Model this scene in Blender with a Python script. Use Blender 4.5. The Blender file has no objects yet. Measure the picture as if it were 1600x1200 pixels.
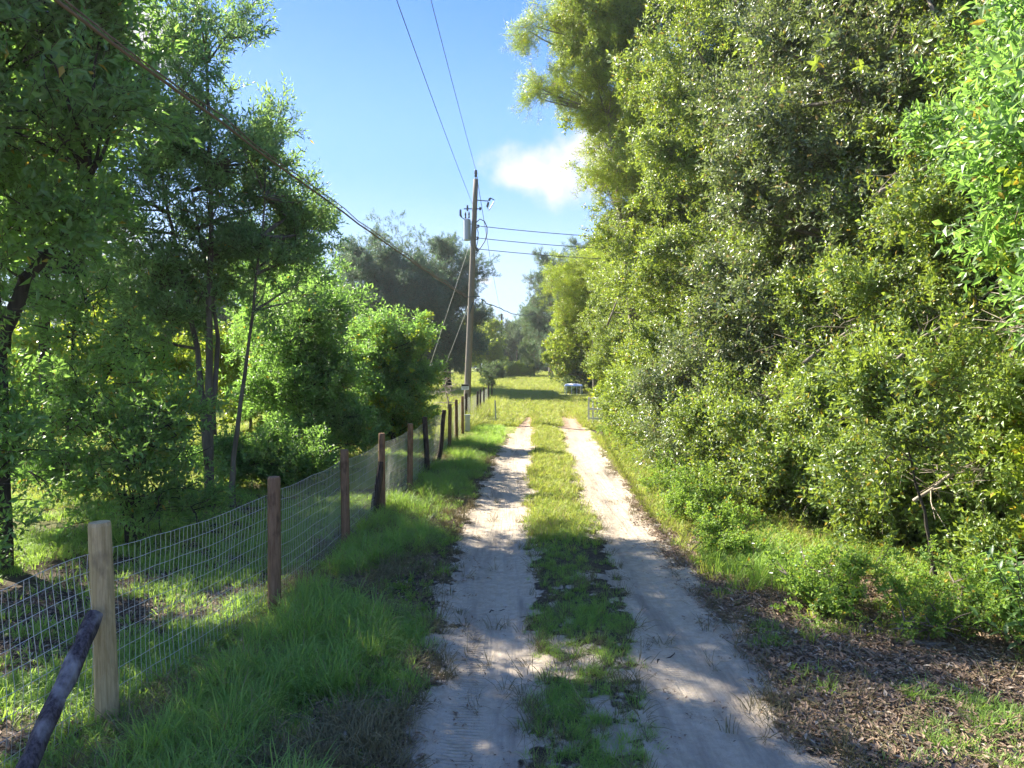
import bpy, math, random
import numpy as np
from mathutils import Vector, Matrix

R = math.radians
rng = np.random.default_rng(7)
random.seed(7)
S = bpy.context.scene
C = S.collection

# ------------------------------------------------------------------ camera, sky, sun, exposure
F = 1100.0                      # focal length in photo pixels (1600 wide)
CAMZ = 2.5
HOR = 575.0
cam_d = bpy.data.cameras.new('camera')
cam = bpy.data.objects.new('camera', cam_d)
C.objects.link(cam)
cam_d.sensor_width = 36
cam_d.lens = F / 1600 * 36
cam_d.clip_start = 0.05
cam_d.clip_end = 6000
cam.location = (0, 0, CAMZ)
cam.rotation_euler = (R(90) - math.atan((600 - HOR) / F), 0, 0)
S.camera = cam

SUN_AZ = R(54)                  # to the left of straight ahead (+Y)
SUN_EL = R(39)
sun_dir = Vector((-math.sin(SUN_AZ) * math.cos(SUN_EL), math.cos(SUN_AZ) * math.cos(SUN_EL), math.sin(SUN_EL)))
sl = bpy.data.lights.new('sun', 'SUN')
sl.energy = 2.9
sl.angle = R(0.53)
sl.color = (1.0, 0.93, 0.80)
so = bpy.data.objects.new('sun', sl)
C.objects.link(so)
so.location = (-40, 30, 60)
so.rotation_euler = sun_dir.to_track_quat('Z', 'Y').to_euler()

W = bpy.data.worlds.new("World")
S.world = W
W.use_nodes = True
wn = W.node_tree
wn.nodes.clear()
def WN(t, **k):
    n = wn.nodes.new(t)
    for a, v in k.items():
        setattr(n, a, v)
    return n
wo = WN('ShaderNodeOutputWorld'); wb = WN('ShaderNodeBackground')
wb.inputs[1].default_value = 0.10
sky = WN('ShaderNodeTexSky', sky_type='NISHITA', sun_disc=False)
sky.sun_elevation = SUN_EL
sky.sun_rotation = -SUN_AZ
sky.altitude = 50
sky.air_density = 1.0
sky.dust_density = 0.6
sky.ozone_density = 1.6
tc = WN('ShaderNodeTexCoord')
def pix_dir(px, py):
    v = Vector(((px - 800) / F, 1.0, (HOR - py) / F)); v.normalize(); return v
# cumulus puffs: noise-edged spots round fixed directions of the sky
nz = WN('ShaderNodeTexNoise'); nz.inputs['Scale'].default_value = 13; nz.inputs['Detail'].default_value = 7; nz.inputs['Roughness'].default_value = 0.55
wn.links.new(tc.outputs['Generated'], nz.inputs['Vector'])
total = None
def mth(op, a, b=None, clamp=False):
    n = WN('ShaderNodeMath', operation=op, use_clamp=clamp)
    for i, v in enumerate((a, b)):
        if v is None: continue
        if isinstance(v, (int, float)): n.inputs[i].default_value = v
        else: wn.links.new(v, n.inputs[i])
    return n.outputs[0]
for (px, py, rx, ry) in ((870, 266, 105, 52), (915, 240, 70, 48), (830, 276, 66, 30), (236, 62, 62, 52), (262, 75, 40, 30), (757, 438, 18, 9),
                         (120, 345, 90, 45), (-300, 200, 160, 70), (1900, 250, 220, 80), (1300, 60, 150, 60), (-900, 380, 300, 60)):
    d = pix_dir(px, py)
    right = Vector((0, 0, 1)).cross(d).normalized(); up = d.cross(right).normalized()
    comps = []
    for ax, r_ in ((right, rx / F), (up, ry / F)):
        vm = WN('ShaderNodeVectorMath', operation='DOT_PRODUCT'); vm.inputs[1].default_value = ax / r_
        wn.links.new(tc.outputs['Generated'], vm.inputs[0]); comps.append(mth('MULTIPLY', vm.outputs['Value'], vm.outputs['Value']))
    vm = WN('ShaderNodeVectorMath', operation='DOT_PRODUCT'); vm.inputs[1].default_value = d
    wn.links.new(tc.outputs['Generated'], vm.inputs[0])
    front = mth('GREATER_THAN', vm.outputs['Value'], 0.0)
    rad = mth('SQRT', mth('ADD', comps[0], comps[1]))
    spot = mth('MULTIPLY', mth('SUBTRACT', 1.0, rad), front)
    total = spot if total is None else mth('MAXIMUM', total, spot)
edge = mth('ADD', total, mth('MULTIPLY', mth('SUBTRACT', nz.outputs['Fac'], 0.5), 2.1))
mr = WN('ShaderNodeMapRange', interpolation_type='SMOOTHSTEP')
mr.inputs['From Min'].default_value = -0.10; mr.inputs['From Max'].default_value = 0.75
wn.links.new(edge, mr.inputs['Value'])
mx = WN('ShaderNodeMix', data_type='RGBA')
mx.inputs['B'].default_value = (1.85, 1.74, 1.72, 1)
cl = mth('MULTIPLY', mr.outputs[0], 0.9)
sep = WN('ShaderNodeSeparateXYZ'); wn.links.new(tc.outputs['Generated'], sep.inputs[0])
rp = WN('ShaderNodeValToRGB'); rp.color_ramp.interpolation = 'EASE'
wn.links.new(sep.outputs['Z'], rp.inputs[0])
e_ = rp.color_ramp.elements
e_[0].position = 0.0; e_[0].color = (.27, .33, .42, 1)
e_[1].position = 1.0; e_[1].color = (.018, .085, .34, 1)
for p_, c_ in ((.10, (.205, .285, .42, 1)), (.28, (.085, .185, .41, 1)), (.50, (.030, .112, .36, 1))):
    k_ = e_.new(p_); k_.color = c_
hs = WN('ShaderNodeVectorMath', operation='SCALE'); hs.inputs['Scale'].default_value = 4.6; wn.links.new(rp.outputs[0], hs.inputs[0])
bl = WN('ShaderNodeMix', data_type='RGBA'); bl.inputs['Factor'].default_value = .93
wn.links.new(sky.outputs[0], bl.inputs['A']); wn.links.new(hs.outputs[0], bl.inputs['B'])
wn.links.new(cl, mx.inputs['Factor']); wn.links.new(bl.outputs['Result'], mx.inputs['A'])
wn.links.new(mx.outputs['Result'], wb.inputs[0]); wn.links.new(wb.outputs[0], wo.inputs[0])

S.view_settings.view_transform = 'Standard'
S.view_settings.look = 'None'
S.view_settings.exposure = 2.75
S.view_settings.gamma = 1
S.view_settings.use_curve_mapping = False
cy = S.cycles
cy.max_bounces = 8; cy.diffuse_bounces = 6; cy.glossy_bounces = 2; cy.transmission_bounces = 6; cy.transparent_max_bounces = 8
cy.use_denoising = True
cy.caustics_reflective = False; cy.caustics_refractive = False

# ------------------------------------------------------------------ noise, terrain
_T = rng.random((256, 256))
def vnoise(x, y, s=1.0, o=0):
    x = np.asarray(x, float) * s + 31.7 * o + 1000; y = np.asarray(y, float) * s + 17.3 * o + 1000
    xi = np.floor(x).astype(int); yi = np.floor(y).astype(int)
    fx = x - xi; fy = y - yi
    fx = fx * fx * (3 - 2 * fx); fy = fy * fy * (3 - 2 * fy)
    t = lambda a, b: _T[a % 256, b % 256]
    return (t(xi, yi) * (1 - fx) + t(xi + 1, yi) * fx) * (1 - fy) + (t(xi, yi + 1) * (1 - fx) + t(xi + 1, yi + 1) * fx) * fy
def fbm(x, y, s=1.0, o=0, n=4):
    v = 0; a = .5; tot = 0
    for i in range(n):
        v = v + a * vnoise(x, y, s * 2 ** i, o + i); tot += a; a *= .55
    return v / tot
def sstep(a, b, v):
    t = np.clip((v - a) / (b - a), 0, 1); return t * t * (3 - 2 * t)
_D = [0, 4.4, 5.2, 8.5, 12.2, 22, 36.7, 46]
_E = {'la': [-.6, -.66, -.66, -.75, -.78, -.35, .62, 1.1], 'lb': [.1, .15, .2, .27, .33, .7, 1.25, 1.6],
      'ra': [.8, .85, .92, 1.2, 1.27, 1.6, 2.3, 2.6], 'rb': [2.1, 2.1, 2.1, 2.12, 2.25, 2.75, 3.4, 3.6]}
def edge_x(k, y): return np.interp(y, _D, _E[k])
def sand_mask(x, y):
    """1 in the two wheel ruts, ragged at their edges"""
    x = np.asarray(x, float); y = np.asarray(y, float)
    n = (fbm(x, y, 1.9, 3) - .5) * .5 + (fbm(x, y, 8, 5, 4) - .5) * .5
    l = np.minimum(x - edge_x('la', y), edge_x('lb', y) - x)
    r = np.minimum(x - edge_x('ra', y), edge_x('rb', y) - x)
    d = np.maximum(l, r)
    near = sstep(9, 4.0, y)              # the strip between the ruts gets patchy near by
    mid = np.minimum(x - edge_x('la', y), edge_x('rb', y) - x)
    patch = (fbm(x, y, 3.4, 11, 5) - .62) * 1.5
    d = np.maximum(d, np.minimum(mid, np.where(near > .02, patch * near - .12 * (1 - near) , -1)))
    m = sstep(-.07, .09, d + n)
    far = sstep(46, 34, y + (fbm(x, y, .5, 8) - .5) * 9)
    return m * far
def litter_mask(x, y):
    x = np.asarray(x, float); y = np.asarray(y, float)
    n = (fbm(x, y, 1.1, 21) - .5) * 1.2
    d = np.minimum(x - edge_x('rb', y) + .25, 9 - x) + n * .5
    return sstep(-.05, .25, d) * sstep(24, 11, y + n * 5)
def gh(x, y):
    x = np.asarray(x, float); y = np.asarray(y, float)
    z = 1.6 * sstep(40, 112, y)
    z = z + (fbm(x, y, .22, 40) - .5) * .22 * sstep(1.2, 3.5, np.abs(x - .7))
    z = z + (fbm(x, y, 1.7, 41) - .5) * .05
    m = (x > edge_x('la', y) - .2) & (x < edge_x('rb', y) + .2)
    for a, b in (('la', 'lb'), ('ra', 'rb')):
        c = (edge_x(a, y) + edge_x(b, y)) / 2; w = (edge_x(b, y) - edge_x(a, y)) / 2 + .1
        z = z - .045 * np.clip(1 - ((x - c) / w) ** 2, 0, 1) * sstep(44, 34, y)
    z = z + .02 * (fbm(x, y, 5, 44) - .5)
    return z
def g1(x, y): return float(gh(x, y))

# ------------------------------------------------------------------ helpers
def tag(o, label=None, cat=None, group=None, kind=None):
    if label: o['label'] = label
    if cat: o['category'] = cat
    if group: o['group'] = group
    if kind: o['kind'] = kind
    return o
def thing(name, label, cat, loc, rotz=0, group=None):
    o = bpy.data.objects.new(name, None); C.objects.link(o)
    o.location = loc; o.rotation_euler = (0, 0, rotz); o.empty_display_size = .2
    return tag(o, label, cat, group)
def mesh_np(name, V, Fc, mats=(), smooth=False, fmat=None):
    """V (n,3); Fc list of index tuples or (m,k) array"""
    me = bpy.data.meshes.new(name)
    V = np.asarray(V, np.float32)
    if isinstance(Fc, np.ndarray):
        k = Fc.shape[1]; nl = Fc.size
        me.vertices.add(len(V)); me.vertices.foreach_set('co', V.ravel())
        me.loops.add(nl); me.loops.foreach_set('vertex_index', Fc.ravel().astype(np.int32))
        me.polygons.add(len(Fc)); me.polygons.foreach_set('loop_start', np.arange(0, nl, k, dtype=np.int32))
        me.update(calc_edges=True)
    else:
        me.from_pydata([tuple(map(float, v)) for v in V], [], [tuple(f) for f in Fc]); me.update()
    for m in mats: me.materials.append(m)
    if fmat is not None: me.polygons.foreach_set('material_index', np.asarray(fmat, np.int32))
    if smooth: me.polygons.foreach_set('use_smooth', np.ones(len(me.polygons), bool))
    return me
def link(name, me, parent=None, loc=(0, 0, 0)):
    o = bpy.data.objects.new(name, me); C.objects.link(o); o.location = loc
    if parent: o.parent = parent
    return o
class MB:
    def __init__(s): s.v = []; s.f = []; s.m = []
    def add(s, vs, fs, m=0):
        b = len(s.v); s.v += [tuple(v) for v in vs]; s.f += [tuple(i + b for i in f) for f in fs]; s.m += [m] * len(fs)
    def tube(s, path, rad, n=8, cap=True, wob=0.0, m=0):
        path = [Vector(p) for p in path]; k = len(path)
        if isinstance(rad, (int, float)): rad = [rad] * k
        up = Vector((.13, .21, .97)); vs = []
        for i, p in enumerate(path):
            t = (path[min(i + 1, k - 1)] - path[max(i - 1, 0)]).normalized()
            a = t.cross(up)
            if a.length < .15: a = t.cross(Vector((1, 0, 0)))
            a.normalize(); b = t.cross(a)
            for j in range(n):
                an = 2 * math.pi * j / n; r = rad[i] * (1 + (random.random() - .5) * wob)
                vs.append(p + a * math.cos(an) * r + b * math.sin(an) * r)
        fs = [(i * n + j, i * n + (j + 1) % n, (i + 1) * n + (j + 1) % n, (i + 1) * n + j) for i in range(k - 1) for j in range(n)]
        if cap: fs += [tuple(range(n))[::-1], tuple(range((k - 1) * n, k * n))]
        s.add(vs, fs, m)
    def box(s, c, h, rot=None, m=0):
        c = Vector(c); vs = []
        for dx in (-1, 1):
            for dy in (-1, 1):
                for dz in (-1, 1):
                    v = Vector((dx * h[0], dy * h[1], dz * h[2]))
                    if rot: v = rot @ v
                    vs.append(c + v)
        s.add(vs, [(0, 1, 3, 2), (4, 6, 7, 5), (0, 4, 5, 1), (2, 3, 7, 6), (0, 2, 6, 4), (1, 5, 7, 3)], m)
    def build(s, name, mats, parent=None, loc=(0, 0, 0), smooth=False):
        if not isinstance(mats, (list, tuple)): mats = [mats]
        me = bpy.data.meshes.new(name); me.from_pydata([tuple(v) for v in s.v], [], s.f); me.update()
        for m in mats: me.materials.append(m)
        me.polygons.foreach_set('material_index', np.array(s.m, np.int32))
        if smooth: me.polygons.foreach_set('use_smooth', np.ones(len(me.polygons), bool))
        return link(name, me, parent, loc)

# ------------------------------------------------------------------ materials
class NM:
    def __init__(s, name):
        s.mat = bpy.data.materials.new(name); s.mat.use_nodes = True; s.t = s.mat.node_tree; s.t.nodes.clear()
        s.out = s.n('ShaderNodeOutputMaterial')
    def n(s, t, **k):
        nd = s.t.nodes.new(t)
        for a, v in k.items(): setattr(nd, a, v)
        return nd
    def set(s, sock, v):
        if isinstance(v, bpy.types.NodeSocket): s.t.links.new(v, sock)
        elif isinstance(v, (tuple, list)) and len(v) == 3 and sock.type == 'RGBA': sock.default_value = (*v, 1)
        else: sock.default_value = v
    def math(s, op, a, b=0.0, clamp=False):
        nd = s.n('ShaderNodeMath', operation=op, use_clamp=clamp); s.set(nd.inputs[0], a); s.set(nd.inputs[1], b); return nd.outputs[0]
    def mix(s, f, a, b, mode='MIX'):
        nd = s.n('ShaderNodeMix', data_type='RGBA', blend_type=mode); s.set(nd.inputs['Factor'], f); s.set(nd.inputs['A'], a); s.set(nd.inputs['B'], b); return nd.outputs['Result']
    def noise(s, scale, detail=4, rough=.55, vec=None, dist=0.0):
        nd = s.n('ShaderNodeTexNoise'); nd.inputs['Scale'].default_value = scale; nd.inputs['Detail'].default_value = detail
        nd.inputs['Roughness'].default_value = rough; nd.inputs['Distortion'].default_value = dist
        if vec is not None: s.set(nd.inputs['Vector'], vec)
        return nd.outputs['Fac']
    def ramp(s, v, a, b):
        nd = s.n('ShaderNodeMapRange'); s.set(nd.inputs['Value'], v); nd.inputs['From Min'].default_value = a; nd.inputs['From Max'].default_value = b; return nd.outputs[0]
    def attr(s, name, typ='GEOMETRY'):
        nd = s.n('ShaderNodeAttribute', attribute_type=typ, attribute_name=name); return nd.outputs['Fac']
    def coord(s, which='Object', scale=(1, 1, 1)):
        tcn = s.n('ShaderNodeTexCoord'); mp = s.n('ShaderNodeMapping'); mp.inputs['Scale'].default_value = scale
        s.t.links.new(tcn.outputs[which], mp.inputs[0]); return mp.outputs[0]
    def world(s, scale=(1, 1, 1)):
        g = s.n('ShaderNodeNewGeometry'); mp = s.n('ShaderNodeMapping'); mp.inputs['Scale'].default_value = scale
        s.t.links.new(g.outputs['Position'], mp.inputs[0]); return mp.outputs[0]
    def bump(s, h, strength=.5, dist=.01, normal=None):
        nd = s.n('ShaderNodeBump'); nd.inputs['Strength'].default_value = strength; nd.inputs['Distance'].default_value = dist
        s.set(nd.inputs['Height'], h)
        if normal is not None: s.set(nd.inputs['Normal'], normal)
        return nd.outputs[0]
    def finish(s, col, rough=.8, spec=.3, normal=None, metal=0.0):
        p = s.n('ShaderNodeBsdfPrincipled'); s.set(p.inputs['Base Color'], col); s.set(p.inputs['Roughness'], rough)
        s.set(p.inputs['Specular IOR Level'], spec); s.set(p.inputs['Metallic'], metal)
        if normal is not None: s.set(p.inputs['Normal'], normal)
        s.t.links.new(p.outputs[0], s.out.inputs[0]); return s.mat

def leaf_mat(name, dark, light, trans, tfac=.42, rough=.42, spec=.5, odd=(.45, .33, .04), oddp=.03):
    m = NM(name)
    tone = m.attr('tone', 'INSTANCER'); lv = m.attr('lv')
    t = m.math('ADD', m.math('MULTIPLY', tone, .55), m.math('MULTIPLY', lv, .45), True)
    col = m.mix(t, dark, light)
    h = m.math('FRACT', m.math('ADD', m.math('MULTIPLY', lv, 37.1), m.math('MULTIPLY', tone, 53.7)))
    isodd = m.math('LESS_THAN', h, oddp)
    col = m.mix(isodd, col, odd)
    tcol = m.mix(t, tuple(c * .7 for c in trans), trans)
    tcol = m.mix(isodd, tcol, odd)
    p = m.n('ShaderNodeBsdfPrincipled'); m.set(p.inputs['Base Color'], col); p.inputs['Roughness'].default_value = rough
    p.inputs['Specular IOR Level'].default_value = spec
    tr = m.n('ShaderNodeBsdfTranslucent'); m.set(tr.inputs['Color'], tcol)
    mx_ = m.n('ShaderNodeMixShader'); mx_.inputs[0].default_value = tfac
    m.t.links.new(p.outputs[0], mx_.inputs[1]); m.t.links.new(tr.outputs[0], mx_.inputs[2]); m.t.links.new(mx_.outputs[0], m.out.inputs[0])
    return m.mat
def bark_mat(name, a, b, scale=9, stretch=.18, bump=.02):
    m = NM(name); v = m.coord('Object', (1, 1, stretch))
    n1 = m.noise(scale, 6, .65, v); n2 = m.noise(scale * .22, 3, .5, v)
    col = m.mix(m.ramp(n1, .35, .68), a, b); col = m.mix(m.ramp(n2, .5, .75), col, tuple(c * .55 for c in a))
    return m.finish(col, .9, .2, m.bump(n1, .8, bump))

M = {}
# foliage
M['privet'] = leaf_mat('glossy_privet_leaf', (.032, .070, .022), (.25, .36, .070), (.48, .62, .065), .36, .42, .8)
M['laurel'] = leaf_mat('laurel_leaf', (.06, .125, .05), (.18, .29, .085), (.34, .60, .10), .52, .42, .8, oddp=.008)
M['willow'] = leaf_mat('narrow_willow_leaf', (.07, .14, .075), (.19, .31, .13), (.38, .60, .15), .52, .42, .7, oddp=.006)
M['oak'] = leaf_mat('live_oak_leaf', (.060, .11, .075), (.16, .24, .14), (.20, .34, .13), .35, .45, .45, (.25, .22, .10), .06)
M['vine'] = leaf_mat('yellow_green_vine_leaf', (.075, .14, .025), (.30, .40, .04), (.48, .60, .05), .45, .36, .6, (.46, .34, .03), .05)
M['moss'] = leaf_mat('grey_moss', (.13, .135, .09), (.24, .235, .16), (.24, .24, .14), .3, .8, .1, oddp=0)
M['pine'] = leaf_mat('far_wood_leaf', (.05, .10, .04), (.13, .20, .065), (.20, .32, .07), .3, .5, .4, oddp=.02)
M['grass'] = leaf_mat('grass_blade', (.11, .22, .055), (.32, .47, .10), (.46, .68, .09), .45, .5, .35, (.30, .26, .12), .05)
M['dry_suntint_grass'] = leaf_mat('sun_tinted_grass_blade', (.15, .24, .035), (.40, .46, .09), (.54, .60, .09), .40, .55, .3, (.42, .34, .15), .14)  # yellower, partly dry copy of the grass blade; sunlit look put into its colour
M['straw'] = leaf_mat('dry_straw', (.09, .09, .045), (.26, .23, .12), (.22, .16, .06), .2, .8, .1, oddp=0)
M['weed'] = leaf_mat('soft_weed_leaf', (.07, .16, .035), (.26, .38, .06), (.42, .62, .07), .42, .5, .35)
M['litter'] = leaf_mat('fallen_leaf', (.11, .075, .05), (.38, .27, .18), (.15, .09, .03), .1, .7, .25, (.42, .35, .27), .1)
M['petal'] = NM('white_petal').finish((.8, .8, .78), .6, .3)
M['grey_leaf'] = leaf_mat('dull_grey_green_leaf', (.035, .062, .032), (.24, .30, .14), (.34, .44, .10), .32, .36, .9, (.34, .26, .10), .05)
M['twig'] = NM('green_brown_twig').finish((.10, .085, .05), .85, .2)
M['bark'] = bark_mat('grey_brown_bark', (.085, .068, .052), (.20, .175, .14))
M['palebark'] = bark_mat('pale_lichen_bark', (.15, .125, .095), (.34, .30, .25))
M['darkbark'] = bark_mat('dark_bark', (.035, .028, .024), (.10, .085, .07))
M['deadwood'] = bark_mat('bleached_dead_wood', (.20, .16, .12), (.46, .40, .33))
def post_mat(name, a, b, c):
    m = NM(name); v = m.coord('Object', (1, 1, .07)); g = m.noise(55, 6, .7, v, .4); w = m.noise(6, 4, .6, m.coord('Object', (1, 1, .5)))
    col = m.mix(m.ramp(g, .36, .66), a, b); col = m.mix(m.ramp(w, .52, .72), col, c)
    return m.finish(col, .85, .2, m.bump(g, .9, .008))
M['post_tan'] = post_mat('tan_weathered_post', (.34, .25, .12), (.56, .43, .24), (.17, .13, .08))
M['post_brown'] = post_mat('brown_post', (.15, .085, .05), (.29, .18, .11), (.05, .032, .022))
M['post_dark'] = post_mat('dark_post', (.035, .026, .022), (.10, .075, .06), (.02, .015, .014))
M['log'] = post_mat('charred_purple_grey_log', (.022, .017, .020), (.115, .095, .10), (.26, .24, .235))
M['pole'] = post_mat('utility_pole_wood', (.16, .135, .11), (.27, .235, .195), (.21, .185, .16))
M['wire'] = NM('galvanised_wire').finish((.55, .54, .50), .5, .5, metal=.3)
M['cable'] = NM('dark_line').finish((.06, .06, .065), .6, .3)
m = NM('brown_cable'); M['browncable'] = m.finish(m.mix(m.noise(14, 4, .6, m.world()), (.10, .065, .04), (.26, .18, .12)), .7, .3)
M['steel'] = NM('grey_painted_steel').finish((.38, .41, .44), .45, .5, metal=.2)
M['ceramic'] = NM('dark_insulator').finish((.07, .08, .09), .3, .5)
M['white'] = NM('white_paint').finish((.75, .76, .78), .5, .4)
M['black'] = NM('black_paint').finish((.02, .02, .02), .5, .4)
m = NM('weathered_white_boards'); M['boards'] = m.finish(m.mix(m.noise(20, 5, .6, m.coord('Object', (1, 1, .2))), (.60, .56, .50), (.80, .78, .72)), .8, .2)
M['cloth'] = NM('pale_blue_white_sheet').finish((.75, .78, .86), .6, .3)

def ground_mat(name):
    m = NM(name)
    sand = m.attr('sand'); lit = m.attr('litter'); far = m.attr('field')
    w = m.world()
    fine = m.noise(90, 4, .7, w); mid = m.noise(14, 5, .6, w); big = m.noise(1.6, 4, .6, w)
    s = m.mix(m.ramp(mid, .3, .7), (.42, .345, .255), (.57, .485, .375))
    s = m.mix(m.ramp(m.noise(3.2, 5, .65, m.world((1, .12, 1))), .50, .66), s, (.32, .27, .215))
    s = m.mix(m.math('MULTIPLY', m.ramp(fine, .55, .75), .5), s, (.26, .21, .16))
    pink = m.ramp(m.attr('pink'), 0, 1)
    s = m.mix(m.math('MULTIPLY', pink, m.ramp(mid, .25, .55)), s, (.42, .27, .19))
    soil = m.mix(m.ramp(mid, .35, .65), (.045, .034, .024), (.12, .095, .065))
    soil = m.mix(m.ramp(fine, .55, .7), soil, (.20, .165, .12))
    lt = m.mix(m.ramp(m.noise(38, 5, .75, w), .38, .62), (.085, .06, .045), (.30, .22, .155))
    lt = m.mix(m.ramp(m.noise(75, 3, .6, w), .6, .68), lt, (.42, .36, .30))
    fld = m.mix(m.ramp(m.noise(6, 6, .7, w), .35, .65), (.13, .20, .035), (.34, .37, .09))
    fld = m.mix(m.ramp(big, .5, .7), fld, (.24, .20, .085))
    col = m.mix(lit, soil, lt); col = m.mix(far, col, fld)
    sx = m.math('ADD', sand, m.math('MULTIPLY', m.math('SUBTRACT', mid, .5), 1.0)); sx = m.ramp(sx, .38, .62)
    sx = m.math('MULTIPLY', sx, m.ramp(sand, .02, .2), True)
    col = m.mix(sx, col, s)
    # tyre tread: ladder of small ridges in the ruts
    tread = m.attr('tread')
    wv = m.n('ShaderNodeTexWave', wave_type='BANDS', bands_direction='Y'); wv.inputs['Scale'].default_value = 8; wv.inputs['Distortion'].default_value = 1.5
    wv.inputs['Detail'].default_value = 2; m.t.links.new(w, wv.inputs['Vector'])
    ln = m.noise(26, 3, .6, m.world((1, .03, 1)))
    hgt = m.math('ADD', m.math('MULTIPLY', m.math('MULTIPLY', wv.outputs['Fac'], tread), .55), m.math('ADD', m.math('MULTIPLY', ln, .8), m.math('ADD', m.math('MULTIPLY', mid, .8), m.math('MULTIPLY', fine, .5))))
    return m.finish(col, .95, .1, m.bump(hgt, 1.0, .034))
M['ground'] = ground_mat('sandy_ground')

# ------------------------------------------------------------------ ground sheets
def grid_sheet(name, xs, ys, dz=0.0, keep=None, smooth=True):
    X, Y = np.meshgrid(xs, ys); Z = gh(X, Y) + dz
    nx, ny = len(xs), len(ys)
    V = np.stack([X.ravel(), Y.ravel(), Z.ravel()], 1)
    i = np.arange(ny - 1)[:, None] * nx + np.arange(nx - 1)[None, :]
    Fq = np.stack([i, i + 1, i + 1 + nx, i + nx], -1).reshape(-1, 4)
    if keep is not None:
        k = keep(X, Y).ravel(); Fq = Fq[k[Fq].any(1)]
        used = np.unique(Fq); mp = -np.ones(len(V), int); mp[used] = np.arange(len(used)); V = V[used]; Fq = mp[Fq]
    me = mesh_np(name, V, Fq, [M['ground']], smooth)
    x, y = V[:, 0], V[:, 1]
    c = [(edge_x('la', y) + edge_x('lb', y)) / 2, (edge_x('ra', y) + edge_x('rb', y)) / 2]
    tr = np.maximum(np.exp(-((x - c[0] + .1) / .13) ** 2), np.maximum(np.exp(-((x - c[1] + .12) / .16) ** 2), np.exp(-((x - c[1] - .33) / .12) ** 2)))
    tr = tr * sstep(.42, .6, vnoise(x, y, .45, 60) + .18 * sstep(20, 5, y))
    fld = np.maximum(sstep(15, 30, y), sstep(-4.5, -8, x) * sstep(9, 14, y))
    fld = np.where((x > 3.2) & (y < 45), 0.0, fld)
    pk = sstep(20, 33, y) * .9
    strip = ((x > edge_x('la', y)) & (x < edge_x('rb', y))) * sstep(13, 5, y) * .36
    verge = sstep(.5, .0, np.minimum(np.abs(x - edge_x('la', y)), np.abs(x - edge_x('rb', y)))) * .22 * (y < 40)
    for an, val in (('sand', np.maximum(sand_mask(x, y), np.maximum(strip, verge))), ('litter', litter_mask(x, y)), ('field', fld), ('tread', tr), ('pink', pk)):
        at = me.attributes.new(an, 'FLOAT', 'POINT'); at.data.foreach_set('value', np.asarray(val, np.float32) * np.ones(len(V), np.float32))
    o = link(name, me); o['kind'] = 'structure'
    return o
xs = np.unique(np.concatenate([np.linspace(-8, 8, 200), -8 - np.geomspace(.2, 1500, 40), 8 + np.geomspace(.2, 1500, 40)]))
ys = np.unique(np.concatenate([[-1200, -600, -300, -100, -50, -25, -12, -6, -3, -1], np.geomspace(1.0, 140, 330), np.geomspace(150, 3000, 25)]))
grid_sheet('ground', xs, ys)
grid_sheet('sandy_track', np.linspace(-1.6, 4.4, 190), np.geomspace(2.2, 47, 520), .005, keep=lambda X, Y: sand_mask(X, Y) > .06)

# ------------------------------------------------------------------ leaf, blade and sprig prototypes (instanced inside crowns and ground cover)
def frame_from(d, roll):
    d = d.normalized(); a = d.orthogonal().normalized(); b = d.cross(a)
    x = a * math.cos(roll) + b * math.sin(roll); return x, d.cross(x), d      # x, y, z=d
def leaf_geo(V, Fc, LV, p, d, nrm, L, Wd, fold=.18, droop=.15, lv=.5):
    """leaf blade from p along d"""
    side = d.cross(nrm).normalized(); nrm = side.cross(d).normalized(); b = len(V)
    V += [p, p + d * L * .42 - side * Wd / 2 + nrm * fold * Wd, p + d * L * .42 + side * Wd / 2 + nrm * fold * Wd,
          p + d * L - nrm * droop * L, p + d * L * .5 - nrm * droop * L * .12]
    Fc += [(b, b + 1, b + 4), (b + 1, b + 3, b + 4), (b + 3, b + 2, b + 4), (b + 2, b, b + 4)]
    LV += [lv] * 5
def round_leaf_geo(V, Fc, LV, p, d, nrm, L, Wd, lv=.5):
    side = d.cross(nrm).normalized(); nrm = side.cross(d).normalized(); b = len(V)
    pts = [(0, 0), (.1, .32), (.45, .5), (.8, .26), (1, 0), (.8, -.26), (.45, -.5), (.1, -.32)]
    V += [p + d * L * u + side * Wd * v + nrm * (abs(v) * .25 * Wd - .2 * L * u * u) for u, v in pts]
    V += [p + d * L * .5 - nrm * .04 * L]
    Fc += [(b + i, b + (i + 1) % 8, b + 8) for i in range(8)]
    LV += [lv] * 9
def proto_obj(coll, name, V, Fc, LV, mats, fmat=None):
    me = mesh_np(name, np.array([tuple(v) for v in V]), Fc, mats, False, fmat)
    at = me.attributes.new('lv', 'FLOAT', 'POINT'); at.data.foreach_set('value', np.array(LV, np.float32))
    o = bpy.data.objects.new(name, me); coll.objects.link(o); return o
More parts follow.
